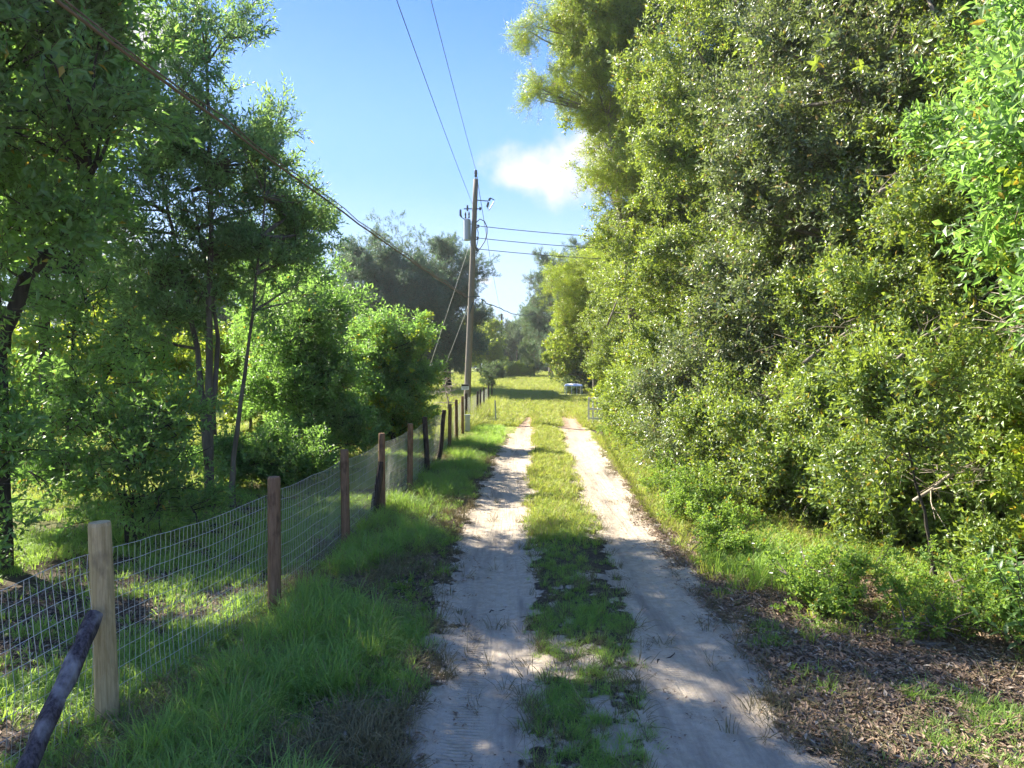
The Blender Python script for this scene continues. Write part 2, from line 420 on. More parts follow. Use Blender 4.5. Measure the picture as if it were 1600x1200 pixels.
def sprig_collection(key, mat, length, n, L, Wd, spread, variants=3, rnd=False, tuft=False, frac0=.15, droop=.15):
    coll = bpy.data.collections.new(key)
    for k in range(variants):
        V, Fc, LV, fm = [], [], [], []
        # curved twig with side twigs
        twigs = [([Vector((0, 0, 0)), Vector((random.uniform(-.1, .1) * length, random.uniform(-.1, .1) * length, length * .55)), Vector((random.uniform(-.2, .2) * length, random.uniform(-.2, .2) * length, length))], n)]
        if n > 8:
            for s_ in range(3):
                t0 = .2 + .22 * s_; base = twigs[0][0][0].lerp(twigs[0][0][2], t0); an = random.uniform(0, 6.28)
                dv = Vector((math.cos(an) * .8, math.sin(an) * .8, .8)) * length * random.uniform(.35, .5)
                twigs.append(([base, base + dv * .5 + Vector((0, 0, .02)), base + dv], max(4, n // 2)))
        for path, nn in twigs:
            b = len(V); w = .004
            for i, q in enumerate(path):
                ww = w * (1 - .35 * i)
                V += [q + Vector((ww, 0, 0)), q + Vector((-ww * .5, ww * .86, 0)), q + Vector((-ww * .5, -ww * .86, 0))]; LV += [.5] * 3
            for i in range(2):
                for j in range(3):
                    Fc.append((b + i * 3 + j, b + i * 3 + (j + 1) % 3, b + i * 3 + 3 + (j + 1) % 3)); Fc.append((b + i * 3 + j, b + i * 3 + 3 + (j + 1) % 3, b + i * 3 + 3 + j)); fm += [1, 1]
            for i in range(nn):
                t = frac0 + (1 - frac0) * i / max(1, nn - 1)
                q = path[0].lerp(path[1], t * 2) if t < .5 else path[1].lerp(path[2], t * 2 - 1)
                ax = (path[2] - path[0]).normalized()
                an = i * 2.4 + random.uniform(-.5, .5)
                x, y, z = frame_from(ax, an)
                d = (x * spread + z * random.uniform(.35, 1.0) + Vector((random.uniform(-.3, .3),) * 3)).normalized()
                if i == nn - 1: d = (z + x * .2).normalized()
                nr = (z - d * z.dot(d) + Vector((random.uniform(-.5, .5), random.uniform(-.5, .5), random.uniform(-.2, .6)))).normalized()
                sc = random.uniform(.65, 1.15); lv = random.random(); f0 = len(Fc)
                if rnd: round_leaf_geo(V, Fc, LV, q, d, nr, L * sc, Wd * sc, lv)
                else: leaf_geo(V, Fc, LV, q, d, nr, L * sc, Wd * sc, .2, droop, lv)
                fm += [0] * (len(Fc) - f0)
        proto_obj(coll, key + '_sprig', V, Fc, LV, [mat, M['twig']], fm)
    return coll
def tuft_collection(key, mat, n, hmin, hmax, wd, lean, variants=4, rad=.04):
    coll = bpy.data.collections.new(key)
    for k in range(variants):
        V, Fc, LV = [], [], []
        for i in range(n):
            an = random.uniform(0, 6.28); r = rad * math.sqrt(random.random()); p = Vector((math.cos(an) * r, math.sin(an) * r, -.01))
            a2 = an + random.uniform(-.9, .9); out = Vector((math.cos(a2), math.sin(a2), 0)); h = random.uniform(hmin, hmax); ln = lean * random.uniform(.3, 1.4)
            side = Vector((-out.y, out.x, 0)) * wd * random.uniform(.6, 1.2); lv = random.random(); b = len(V)
            q1 = p + Vector((0, 0, h * .5)) + out * h * .22 * ln; q2 = p + Vector((0, 0, h * .82)) + out * h * .6 * ln; q3 = p + Vector((0, 0, h * (.95 - .25 * ln))) + out * h * 1.05 * ln
            V += [p - side * .5, p + side * .5, q1 - side * .5, q1 + side * .5, q2 - side * .35, q2 + side * .35, q3]
            Fc += [(b, b + 1, b + 3), (b, b + 3, b + 2), (b + 2, b + 3, b + 5), (b + 2, b + 5, b + 4), (b + 4, b + 5, b + 6)]; LV += [lv] * 7
        proto_obj(coll, key + '_tuft', V, Fc, LV, [mat])
    return coll
def flake_collection(key, mat, L, Wd, n=5):
    coll = bpy.data.collections.new(key)
    for k in range(4):
        V, Fc, LV = [], [], []
        for i in range(n):
            an = random.uniform(0, 6.28); p = Vector((random.uniform(-.1, .1), random.uniform(-.1, .1), random.uniform(.002, .012)))
            d = Vector((math.cos(an), math.sin(an), random.uniform(-.1, .35))).normalized(); nr = Vector((random.uniform(-.4, .4), random.uniform(-.4, .4), 1))
            s_ = random.choice((.45, .6, .8, 1, 1.2, 1.7)); leaf_geo(V, Fc, LV, p, d, nr, L * s_, Wd * s_, .3, -.1, random.random())
        proto_obj(coll, key + '_flake', V, Fc, LV, [mat])
    return coll
K = {}
K['privet'] = sprig_collection('privet', M['privet'], .36, 11, .092, .043, .9)
K['greyleaf'] = sprig_collection('greyleaf', M['grey_leaf'], .40, 10, .105, .046, .9)
K['laurel'] = sprig_collection('laurel', M['laurel'], .36, 9, .115, .048, .85)
K['willow'] = sprig_collection('willow', M['willow'], .40, 11, .110, .030, .7)
K['oak'] = sprig_collection('oak', M['oak'], .34, 14, .075, .038, .9)
K['vine'] = sprig_collection('vine', M['vine'], .34, 10, .085, .07, .9, rnd=True)
K['moss'] = sprig_collection('moss', M['moss'], .5, 14, .16, .03, .5, droop=.4)
K['pine'] = sprig_collection('pine', M['pine'], .36, 14, .09, .042, .9)
K['weed'] = sprig_collection('weed', M['weed'], .22, 12, .055, .034, 1.0, rnd=False, frac0=.1)
K['mimosa'] = sprig_collection('mimosa', M['vine'], .60, 22, .15, .014, .8, droop=.45)
K['broad'] = sprig_collection('broad', M['privet'], .42, 8, .135, .062, .9, rnd=True)
K['twiglitter'] = flake_collection('twiglitter', M['straw'], .13, .006, 4)
K['grass'] = tuft_collection('grass', M['grass'], 26, .05, .16, .005, .9, rad=.055)
K['longgrass'] = tuft_collection('longgrass', M['grass'], 34, .16, .36, .006, .9, rad=.06)
K['shortgrass'] = tuft_collection('shortgrass', M['grass'], 22, .03, .09, .006, 1.0, rad=.06)
K['suntintgrass'] = tuft_collection('suntintgrass', M['dry_suntint_grass'], 22, .05, .14, .008, .9, rad=.07)
K['tallsuntint'] = tuft_collection('tallsuntint', M['dry_suntint_grass'], 30, .22, .55, .009, .7, rad=.1)
K['straw'] = tuft_collection('straw', M['straw'], 20, .03, .12, .004, 1.3, rad=.05)
K['litter'] = flake_collection('litter', M['litter'], .036, .015, 8)

_groups = {}
def scatter_group(key):
    if key in _groups: return _groups[key]
    ng = bpy.data.node_groups.new('scatter_' + key, 'GeometryNodeTree')
    ng.interface.new_socket('Geometry', in_out='INPUT', socket_type='NodeSocketGeometry')
    ng.interface.new_socket('Geometry', in_out='OUTPUT', socket_type='NodeSocketGeometry')
    N, Lk = ng.nodes, ng.links
    gi = N.new('NodeGroupInput'); go = N.new('NodeGroupOutput'); ip = N.new('GeometryNodeInstanceOnPoints'); ci = N.new('GeometryNodeCollectionInfo')
    ci.inputs['Collection'].default_value = K[key]; ci.inputs['Separate Children'].default_value = True; ci.inputs['Reset Children'].default_value = True
    ip.inputs['Pick Instance'].default_value = True
    def na(nm, ty):
        n = N.new('GeometryNodeInputNamedAttribute'); n.data_type = ty; n.inputs['Name'].default_value = nm; return n.outputs['Attribute']
    e2r = N.new('FunctionNodeEulerToRotation')
    Lk.new(na('rot', 'FLOAT_VECTOR'), e2r.inputs[0])
    Lk.new(gi.outputs[0], ip.inputs['Points']); Lk.new(ci.outputs[0], ip.inputs['Instance']); Lk.new(na('pick', 'INT'), ip.inputs['Instance Index'])
    Lk.new(e2r.outputs[0], ip.inputs['Rotation']); Lk.new(na('scl', 'FLOAT'), ip.inputs['Scale']); Lk.new(ip.outputs[0], go.inputs[0])
    _groups[key] = ng; return ng
def scatter(name, key, P, rot, scl, tone, parent=None, label=None, cat=None):
    P = np.asarray(P, np.float32); n = len(P)
    me = bpy.data.meshes.new(name); me.vertices.add(n); me.vertices.foreach_set('co', P.ravel())
    for an, ty, val in (('rot', 'FLOAT_VECTOR', rot), ('scl', 'FLOAT', scl), ('tone', 'FLOAT', tone), ('pick', 'INT', rng.integers(0, 12, n))):
        a = me.attributes.new(an, ty, 'POINT'); a.data.foreach_set('vector' if ty == 'FLOAT_VECTOR' else 'value', np.ascontiguousarray(val, np.int32 if ty == 'INT' else np.float32).ravel())
    o = link(name, me, parent); md = o.modifiers.new('scatter', 'NODES'); md.node_group = scatter_group(key)
    o['kind'] = 'stuff'
    if label: tag(o, label, cat)
    return o
def euler_from_dirs(D):
    """Euler XYZ turning +Z to D with a random roll"""
    D = D / np.linalg.norm(D, axis=1, keepdims=True); n = len(D)
    # R = Rz(yaw) * Ry(pitch) * Rz(roll)  ->  matrix -> euler
    th = np.arccos(np.clip(D[:, 2], -1, 1)); ph = np.arctan2(D[:, 1], D[:, 0]); ro = rng.uniform(0, 2 * np.pi, n)
    cz, sz = np.cos(ph), np.sin(ph); cy_, sy_ = np.cos(th), np.sin(th); cr, sr = np.cos(ro), np.sin(ro)
    r00 = cz * cy_ * cr - sz * sr; r10 = sz * cy_ * cr + cz * sr; r20 = -sy_ * cr
    r21 = sy_ * sr; r22 = cy_
    return np.stack([np.arctan2(r21, r22), -np.arcsin(np.clip(r20, -1, 1)), np.arctan2(r10, r00)], 1)

# ------------------------------------------------------------------ trees and shrubs
def unit(n):
    v = rng.normal(size=(n, 3)); return v / np.linalg.norm(v, axis=1, keepdims=True)
def curve_path(a, b, k=5, bend=.12):
    a = Vector(a); b = Vector(b); L = (b - a).length; off = Vector((random.uniform(-1, 1), random.uniform(-1, 1), random.uniform(-.3, .6))) * L * bend
    out = []
    for i in range(k):
        t = i / (k - 1); p = a.lerp(b, t) + off * math.sin(math.pi * t)
        if 0 < i < k - 1: p += Vector((random.uniform(-1, 1), random.uniform(-1, 1), random.uniform(-1, 1))) * L * .018
        out.append(p)
    return out
def grow(name, label, cat, base, lobes, n, key, scale=1.0, stems=None, stem_r=.12, bark='bark', group=None, clumps=26, clump_r=.45,
         tone=.5, tvar=.22, shell=.5, up=.35, branches=True, droop=0.0, extra=None, zmin=.05, part='crown', stemname='trunk'):
    """base (x,y); lobes [(x,y,z,rx,ry,rz)] in world metres above local ground; stems: list of polylines (dx,dy,z)"""
    bx_, by_ = base; bz = g1(bx_, by_)
    root = thing(name, label, cat, (bx_, by_, bz), 0, group)
    if stems is None:
        top = max(lobes, key=lambda l: l[2]); stems = [[(0, 0, -.1), ((top[0] - bx_) * .3, (top[1] - by_) * .3, top[2] * .45), ((top[0] - bx_) * .8, (top[1] - by_) * .8, top[2] * 1.0)]]
    mb = MB(); nodes = []
    for st in stems:
        pts = [Vector(p) for p in st]
        if len(pts) == 2: pts.insert(1, pts[0].lerp(pts[1], .5))
        path = []
        for i in range(len(pts) - 1):
            for q in range(4):
                t = q / 4; path.append(pts[i].lerp(pts[i + 1], t) + Vector((random.uniform(-1, 1), random.uniform(-1, 1), 0)) * .02 * (1 if i + q else 0))
        path.append(pts[-1]); r0 = stem_r if st is stems[0] else stem_r * .75
        rr = [r0 * (1.25 if i == 0 else 1) * (1 - .8 * i / (len(path) - 1)) for i in range(len(path))]
        mb.tube(path, rr, 8, True, .12); nodes += [p for p in path if p.z > .3]
    mb.build(stemname, M[bark], root, smooth=True)
    vol = np.array([l[3] * l[4] * l[5] for l in lobes]) ** .66; vol = vol / vol.sum()
    bm_ = MB(); PP, DD = [], []
    for li, l in enumerate(lobes):
        c = np.array(l[:3]) - np.array([bx_, by_, 0]); r = np.array(l[3:6]); nc = max(3, int(clumps * vol[li] + .5)); ns = int(n * vol[li])
        u = unit(nc); rad = (shell + (1 - shell) * rng.random(nc) ** .6)[:, None]; cc = c + u * rad * r
        cc[:, 2] = np.maximum(cc[:, 2], zmin + .15)
        w = rng.lognormal(0, .55, nc); w /= w.sum(); ci = rng.choice(nc, ns, p=w)
        off = rng.normal(0, .42, (ns, 3)); cr = clump_r * rng.uniform(.6, 1.5, nc)
        ax = u * np.array([1, 1, .6]) + unit(nc) * .75 + np.array([0, 0, up * .8]); ax /= np.linalg.norm(ax, axis=1, keepdims=True)
        tt = rng.uniform(-1.1, 1.5, ns); taper = 1.15 - .4 * (tt + 1.1) / 2.6
        p = cc[ci] + ax[ci] * (tt * cr[ci])[:, None] + off * (cr[ci] * taper)[:, None] * np.array([1, 1, .7])
        d = off * .7 + ax[ci] * .8 + unit(ns) * .6 + np.array([0, 0, up - droop])
        stray = rng.random(ns) < .10
        p[stray] = c + unit(stray.sum()) * (rng.uniform(.5, 1.08, stray.sum()) ** .7)[:, None] * r
        ok = p[:, 2] > zmin
        PP.append(p[ok]); DD.append(d[ok])
        if branches:
            for q in cc[: min(nc, 110)]:
                q = Vector(q); a = min(nodes, key=lambda s_: (s_ - q).length + max(0, s_.z - q.z) * 2) if nodes else Vector((0, 0, .1))
                L = (q - a).length; bm_.tube(curve_path(a, q, 5), [min(stem_r * .4, .012 + .016 * L) * (1 - .75 * i / 4) for i in range(5)], 5, False)
                for t in range(2):
                    e = q + Vector(unit(1)[0]) * clump_r * 1.6; bm_.tube(curve_path(q, e, 4, .2), [.011, .009, .006, .003], 3, False)
    if branches and bm_.v: bm_.build('branch', M[bark], root)['kind'] = 'stuff'
    PP = np.concatenate(PP); DD = np.concatenate(DD)
    tn = np.clip(tone + rng.normal(0, tvar, len(PP)) + (fbm(PP[:, 0] + bx_ + PP[:, 2] * .7, PP[:, 1] + by_ + PP[:, 2] * .4, .8, 77, 3) - .5) * 1.3, 0, 1)
    scatter(part, key, PP, euler_from_dirs(DD), scale * rng.uniform(.75, 1.25, len(PP)), tn, root)
    if extra:
        for (k2, frac, sc2, tn2) in extra:
            m_ = rng.random(len(PP)) < frac
            scatter('vine_foliage' if k2 in ('vine', 'mimosa') else 'hanging_moss' if k2 == 'moss' else 'foliage', k2, PP[m_] + unit(m_.sum()) * .1, euler_from_dirs(DD[m_] + np.array([0, 0, -.8 if k2 != 'mimosa' else .1])), sc2 * rng.uniform(.7, 1.3, m_.sum()),
                    np.clip(tn2 + rng.normal(0, .2, m_.sum()), 0, 1), root)
    return root

# --- left side, behind the wire fence
grow('laurel_tree', 'large dark broadleaf tree filling the upper left corner, its forked trunk at the frame edge', 'tree', (-6.3, 8.6),
     [(-6.2, 8.4, 7.6, 1.5, 1.7, 1.7), (-5.9, 8.0, 5.7, 1.4, 1.5, 1.3), (-7.2, 8.8, 6.5, 1.8, 1.8, 2.2), (-6.4, 8.2, 4.2, 1.3, 1.3, .8), (-5.8, 8.6, 6.7, .95, 1.1, 1.1), (-6.4, 9.6, 4.9, 1.0, .9, .8)], 2600, 'laurel', 1.12,  # last lobe added to shade the left verge
     stems=[[(0, 0, -.1), (.05, 0, 2.6), (-.1, 0, 4.2), (-.3, 0, 7.6)], [(.03, 0, 2.7), (.3, .1, 3.6), (.75, .3, 4.2), (1.0, .3, 4.9)]], stem_r=.13, bark='darkbark', clumps=110, clump_r=.36, tone=.5, shell=.3)
grow('slender_tree', 'tall slender tree with three thin stems and narrow leaves behind the wire fence', 'tree', (-5.25, 12.2),
     [(-5.25, 12.2, 7.75, .62, .7, 1.2), (-5.2, 12.1, 6.3, 1.25, 1.2, 1.1), (-4.7, 13.1, 5.8, 1.05, .9, 1.0), (-6.0, 12.3, 5.3, 1.1, 1.1, 1.3), (-4.15, 13.5, 5.2, .75, .6, .75), (-4.9, 12.8, 4.2, 1.4, .9, .9), (-6.2, 12.2, 3.6, .9, 1, .8)], 2250, 'willow', 1.05,
     stems=[[(0, 0, -.1), (0, 0, 2.5), (.05, 0, 5), (.0, 0, 8.6)], [(-.02, 0, .8), (-.2, .05, 2.8), (-.65, .1, 4.8), (-.9, .1, 6.3)], [(.35, .1, -.1), (.35, .1, .9), (.65, .1, 2.8), (1.0, .0, 5.4)], [(.0, .1, 1.3), (.05, .3, 3.0), (-.4, .3, 5.6)]],
     stem_r=.085, bark='bark', clumps=120, clump_r=.30, tone=.5, shell=.15)
grow('laurel_tree', 'bushy bright laurel tree with a short dark trunk behind the third fence post', 'tree', (-5.6, 20.5),
     [(-6.3, 20, 4.7, .95, 1.3, 1.1), (-6.3, 20.2, 3.4, 1.1, 1.5, 1.2), (-6.0, 20, 2.4, 1.0, 1.3, .9), (-6.8, 20.5, 4.4, 1.2, 1.2, 1.6), (-6.0, 20, 1.7, 1.2, 1.2, .7), (-5.8, 19.5, .9, 1.1, 1, .6)], 3600, 'laurel', 1.0,
     stem_r=.12, bark='darkbark', clumps=100, clump_r=.42, tone=.85, shell=.45)
grow('vine_covered_bush', 'round vine covered bush with yellow green tips beside the sixth and seventh fence posts', 'bush', (-3.95, 23.5),
     [(-3.9, 23.5, 2.8, 1.0, 1.1, 1.15), (-4.6, 23.6, 2.8, .8, 1.0, 1.2), (-3.65, 23.2, 1.9, .95, 1.0, .9), (-4.3, 23.0, 1.7, .9, 1.0, .9), (-4.4, 23.4, 3.5, .7, .8, .7), (-3.9, 23.2, .9, 1.1, 1.0, .6), (-4.4, 23.2, .9, .9, .9, .7)], 3600, 'laurel', 1.0,
     stem_r=.09, bark='darkbark', clumps=80, clump_r=.34, tone=.9, shell=.6, part='foliage', stemname='stem', extra=(('vine', .25, .8, .85),))
grow('laurel_tree', 'smaller green laurel tree between the slender tree and the bushy laurel', 'tree', (-5.2, 17.0),
     [(-5.0, 17, 3.6, 1.0, 1.1, 1.2), (-5.3, 17, 2.3, 1.3, 1.2, .9), (-4.6, 16.6, 1.7, 1.1, 1.0, .8), (-4.6, 16.6, .8, 1.1, .9, .5)], 1900, 'laurel', .95, stem_r=.08, bark='darkbark', clumps=60, clump_r=.36, tone=.55, shell=.35)
grow('shrub', 'open leafy shrub of many thin stems between the first and second fence posts', 'shrub', (-5.3, 9.9),
     [(-5.2, 9.9, 1.25, .9, .7, .8), (-5.9, 10.2, 1.6, .8, .7, 1.0), (-4.9, 9.7, .7, .6, .6, .4)], 480, 'laurel', .85,
     stems=[[(random.uniform(-.12, .12), random.uniform(-.1, .1), -.05), (random.uniform(-.3, .3), random.uniform(-.2, .2), .9), (random.uniform(-.7, .7), random.uniform(-.3, .3), 1.9)] for _ in range(7)],
     stem_r=.022, clumps=50, clump_r=.26, tone=.45, shell=.1, part='foliage', stemname='stem', bark='darkbark')
grow('shrub', 'straggly dark shrub at the left frame edge behind the wire fence', 'shrub', (-6.5, 8.2),
     [(-6.0, 8.0, 1.4, .7, .7, 1.0), (-6.7, 8.3, 2.2, .8, .8, .9)], 420, 'laurel', .85,
     stems=[[(0, 0, -.05), (.1, 0, 1), (.5, 0, 2.2)], [(.1, .1, -.05), (.0, 0, 1), (-.3, 0, 2.6)]], stem_r=.03, clumps=40, clump_r=.26, tone=.4, shell=.1, part='foliage', stemname='stem', bark='darkbark')
grow('understory_tree', 'loose understory tree of drooping leafy boughs between the corner tree and the slender tree', 'tree', (-8.6, 13.5),
     [(-8.3, 13.3, 3.6, 1.6, 1.2, 1.1), (-7.2, 13.2, 2.7, 1.1, 1.1, .8), (-9.2, 13.6, 5.2, 1.6, 1.3, 1.2), (-8.6, 13, 2.0, 1.3, 1, .6)], 650, 'laurel', 1.0,
     stems=[[(0, 0, -.1), (.1, 0, 1.8), (.3, 0, 4.2)], [(.1, 0, 1.2), (.8, 0, 2.2), (1.3, 0, 3.2)]], stem_r=.06, bark='darkbark', clumps=70, clump_r=.34, tone=.62, shell=.1)
grow('shrub', 'low dark green shrub at the foot of the slender tree', 'shrub', (-4.9, 14.6),
     [(-4.6, 14.6, .55, .9, .6, .4), (-5.5, 14.8, .6, .7, .6, .45)], 1300, 'laurel', .75, stem_r=.02, clumps=30, clump_r=.28, tone=.3, part='foliage', stemname='stem', bark='darkbark')
for (x, y, z, r, lab, tn) in ((-11.5, 21, 2.4, 1.7, 'sunlit yellow green bush in the left pasture seen through the slender tree', .85),
                              (-14.5, 20, 2.6, 2.0, 'yellow green bush in the left pasture near the frame edge', .75),
                              (-9.3, 25, 2.8, 1.6, 'bright leafy bush behind the right stem of the slender tree', .8)):
    grow('bush', lab, 'bush', (x, y), [(x, y, z, r, r, 1.5), (x + .6, y - .3, z - 1, r, r, 1)], 1900, 'vine', 1.1, stem_r=.06, clumps=36, clump_r=.5, tone=tn, part='foliage', stemname='stem', up=.5)
grow('broadleaf_tree', 'tall tree added for shade behind the large dark corner tree', 'tree', (-10.6, 16),
     [(-10.4, 16, 8.8, 1.8, 2.2, 2.2), (-10.9, 16, 6.2, 2.0, 2.2, 1.6), (-12.5, 16.5, 7.8, 1.8, 2, 2.2), (-9.0, 13.6, 9.5, 1.5, 1.3, 1.5)], 2700, 'laurel', 1.3, stem_r=.16, bark='darkbark', clumps=90, clump_r=.45, tone=.45, shell=.3)  # tree added to shade the track; last lobe closes a gap for the sun
# hazy tree line behind the left pasture
for i, x in enumerate((-47, -40, -34, -28.5, -23.5, -18.5)):
    y = 46 + random.uniform(-4, 5); h = random.uniform(8.5, 11.5); r = random.uniform(3.0, 3.8)
    grow('broadleaf_tree', ('leftmost', 'second from left', 'third from left', 'fourth from left', 'fifth from left', 'rightmost')[i] + ' of the greyish broadleaf trees in the row beyond the left pasture', 'tree', (x, y), [(x, y, h * .68, r, r, h * .32), (x + 1.3, y - .5, h * .42, r * .9, r, h * .3), (x - 1.5, y, h * .3, r * .8, r, h * .25)], 2300, 'oak' if i % 2 else 'pine', 2.1,
         stem_r=.25, clumps=50, clump_r=1.0, tone=.6, group='broadleaf trees in the row beyond the left pasture')
# --- the dark oaks in the centre
grow('live_oak', 'huge dark live oak with a broad crown left of the utility pole', 'tree', (-10.8, 60),
     [(-10.5, 60, 10.2, 3.8, 4, 3.6), (-12.5, 60.5, 7.2, 3.0, 3.5, 3.6), (-8.2, 59.5, 7.4, 3.2, 3.5, 3.8), (-10.2, 59, 4.6, 4.0, 3.5, 2.6), (-9.5, 59, 8, 3.5, 3, 3.5)], 15000, 'oak', 1.45,
     stem_r=.55, bark='darkbark', clumps=150, clump_r=.95, tone=.35, tvar=.3, shell=.55)
grow('live_oak', 'second dark live oak crown close behind the utility pole', 'tree', (-5.8, 63),
     [(-5.6, 63, 10.2, 2.4, 3, 3.6), (-6.3, 63, 6.6, 2.9, 3, 3.4), (-6.0, 62.5, 4.2, 2.7, 3, 2.2)], 8500, 'oak', 1.45, stem_r=.4, bark='darkbark', clumps=90, clump_r=.85, tone=.3, tvar=.3, shell=.55)
grow('broadleaf_tree', 'grey green tree peeping over the bushy laurel left of the big oak', 'tree', (-15.5, 52),
     [(-15, 52, 7, 2.4, 2.5, 3), (-14.4, 52, 4.2, 2.6, 2.5, 2.4)], 4200, 'oak', 1.5, stem_r=.28, clumps=60, clump_r=.8, tone=.6)
# --- distant wood closing the view
far = [(-9.0, 112, 9.0, 'pine'), (-5.8, 120, 12.0, 'pine'), (-2.4, 128, 9.5, 'pine'), (.4, 124, 8.6, 'pine'), (3.0, 130, 10.5, 'pine'), (-13, 118, 12, 'pine'), (6, 126, 12.5, 'pine'), (10, 120, 14, 'pine'), (-18, 115, 13, 'oak'), (-24, 112, 12, 'pine')]
FL = ['low distant tree just right of the utility pole in the closing wood', 'taller distant tree behind the small pale tree in the closing wood', 'distant tree left of the tall thin pole in the closing wood', 'distant tree directly behind the tall thin pole in the closing wood', 'distant tree between the thin pole and the bright young tree', 'distant tree hidden partly by the second live oak', 'distant tree rising behind the moss hung trees', 'farthest right distant tree behind the yellow vines', 'distant tree glimpsed under the huge live oak', 'distant tree left of the huge live oak trunk']
for (x, y, h, k), flab in zip(far, FL):
    grow('wood_edge_tree', flab, 'tree', (x, y), [(x, y, h * .62, 2.3, 2.4, h * .36), (x + .8, y - 1, h * .3, 2.4, 2.2, h * .28)], 2100, k, 2.0, stem_r=.2, clumps=45, clump_r=.9, tone=.55, tvar=.3,
         group='distant trees at the end of the track')
grow('small_tree', 'small pale yellow green tree in the far grass right of the utility pole', 'tree', (-4.1, 92), [(-4.1, 92, 5.0, 1.9, 1.8, 2.4), (-3.6, 91.6, 3.2, 2.2, 1.8, 1.5)], 2600, 'vine', 1.5, stem_r=.15, clumps=45, clump_r=.6, tone=.6, tvar=.3)
grow('bush', 'round low dark bush in the far grass beside the small pale tree', 'bush', (-2.4, 84), [(-2.3, 84, .9, 1.3, 1, .8)], 900, 'pine', 1.2, stem_r=.05, clumps=20, clump_r=.4, tone=.4, part='foliage', stemname='stem')
grow('bush', 'sunny yellow bush at the foot of the distant pole', 'bush', (-.6, 88), [(-.6, 88, .9, 1.6, 1, .9), (1.2, 90, .7, 1.6, 1, .6)], 1300, 'vine', 1.1, stem_r=.05, clumps=24, clump_r=.4, tone=.8, part='foliage', stemname='stem')
grow('moss_hung_tree', 'tall grey green tree hung with moss at the far right end of the track', 'tree', (4.6, 84),
     [(4.6, 84, 11.6, 2.1, 2.5, 3.4), (4.4, 83.5, 7.4, 2.3, 2.5, 3.4), (5.2, 83, 4, 2.4, 2.2, 2.5)], 5200, 'oak', 1.5, stem_r=.3, bark='palebark', clumps=70, clump_r=.75, tone=.7, tvar=.25, extra=(('moss', .22, 1.1, .6),))
grow('moss_hung_tree', 'second tall moss hung tree rising behind the yellow vines', 'tree', (8.2, 78),
     [(8.0, 78, 12.2, 2.6, 2.5, 3.3), (7.6, 77, 7.5, 2.8, 2.5, 3.6), (7.2, 76, 3.5, 2.6, 2.2, 2.5)], 5600, 'oak', 1.5, stem_r=.3, bark='palebark', clumps=70, clump_r=.8, tone=.65, tvar=.25, extra=(('moss', .18, 1.1, .6),))
grow('young_tree', 'bright green young tree left of the moss hung trees', 'tree', (2.9, 92), [(2.9, 92, 6.6, 1.2, 1.4, 3.2), (3.1, 91.5, 3.2, 1.5, 1.4, 2.2)], 2600, 'pine', 1.4, stem_r=.14, bark='palebark', clumps=40, clump_r=.6, tone=.85)

# --- right side wall of woods
grow('vine_covered_tree', 'yellow green vine covered tree where the track opens to grass', 'tree', (6.0, 42),
     [(5.7, 42, 7.2, 2.3, 2.5, 2.6), (5.0, 41, 5.0, 2.2, 2.5, 1.6), (7.1, 40, 3.0, 2.0, 2.5, 2.6)], 7000, 'vine', 1.0, stem_r=.2, clumps=110, clump_r=.5, tone=.62, tvar=.28, shell=.6, extra=(('mimosa', .05, 1.0, .95),))
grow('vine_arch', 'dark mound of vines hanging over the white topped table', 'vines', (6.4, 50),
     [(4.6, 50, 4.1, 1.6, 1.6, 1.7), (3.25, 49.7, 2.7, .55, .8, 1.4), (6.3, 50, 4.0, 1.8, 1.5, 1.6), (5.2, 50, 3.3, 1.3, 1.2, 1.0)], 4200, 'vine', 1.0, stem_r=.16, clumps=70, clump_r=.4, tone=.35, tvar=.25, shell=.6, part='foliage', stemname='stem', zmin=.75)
grow('thicket', 'dark thicket added as shade behind the white topped table', 'thicket', (6.6, 62), [(5.7, 61.6, 1.3, 1.5, .8, 1.4), (7.6, 62, 2.0, 1.8, 1.2, 1.9)], 2600, 'pine', 1.1, stem_r=.08, clumps=45, clump_r=.5, tone=.15, part='foliage', stemname='stem', bark='darkbark')  # added dark mass, stands for the deep shade around the table
grow('feathery_tree', 'tall feathery mimosa tree arching over the track at upper right', 'tree', (5.2, 29),
     [(5.4, 28.5, 14.8, 3.0, 3.5, 3.6), (5.6, 28, 10.2, 2.5, 3.2, 3.0), (6.2, 28, 6.5, 2.4, 3, 3), (4.4, 28, 16.5, 2.4, 2.5, 1.8)], 9500, 'privet', 1.2, stem_r=.24, clumps=140, clump_r=.6, tone=.68, tvar=.25, shell=.6,
     extra=(('mimosa', .05, 1.1, .75), ('vine', .16, 1.1, .75)))
grow('broadleaf_tree', 'tall sunlit tree in the right hand woods next to the feathery tree', 'tree', (6.3, 21),
     [(6.4, 21, 11.0, 2.9, 3, 4.0), (6.0, 20.5, 6.6, 2.6, 3, 3.0), (5.6, 20, 3.4, 2.0, 2.6, 2.2), (7.5, 21, 14.5, 2.5, 3, 2.5), (6.3, 17.5, 7.5, 1.8, 2, 3.2)], 11000, 'privet', 1.1, stem_r=.2, bark='palebark', clumps=120, clump_r=.55, tone=.6, tvar=.3, shell=.6, extra=(('vine', .07, 1, .8), ('broad', .06, 1.1, .7)))
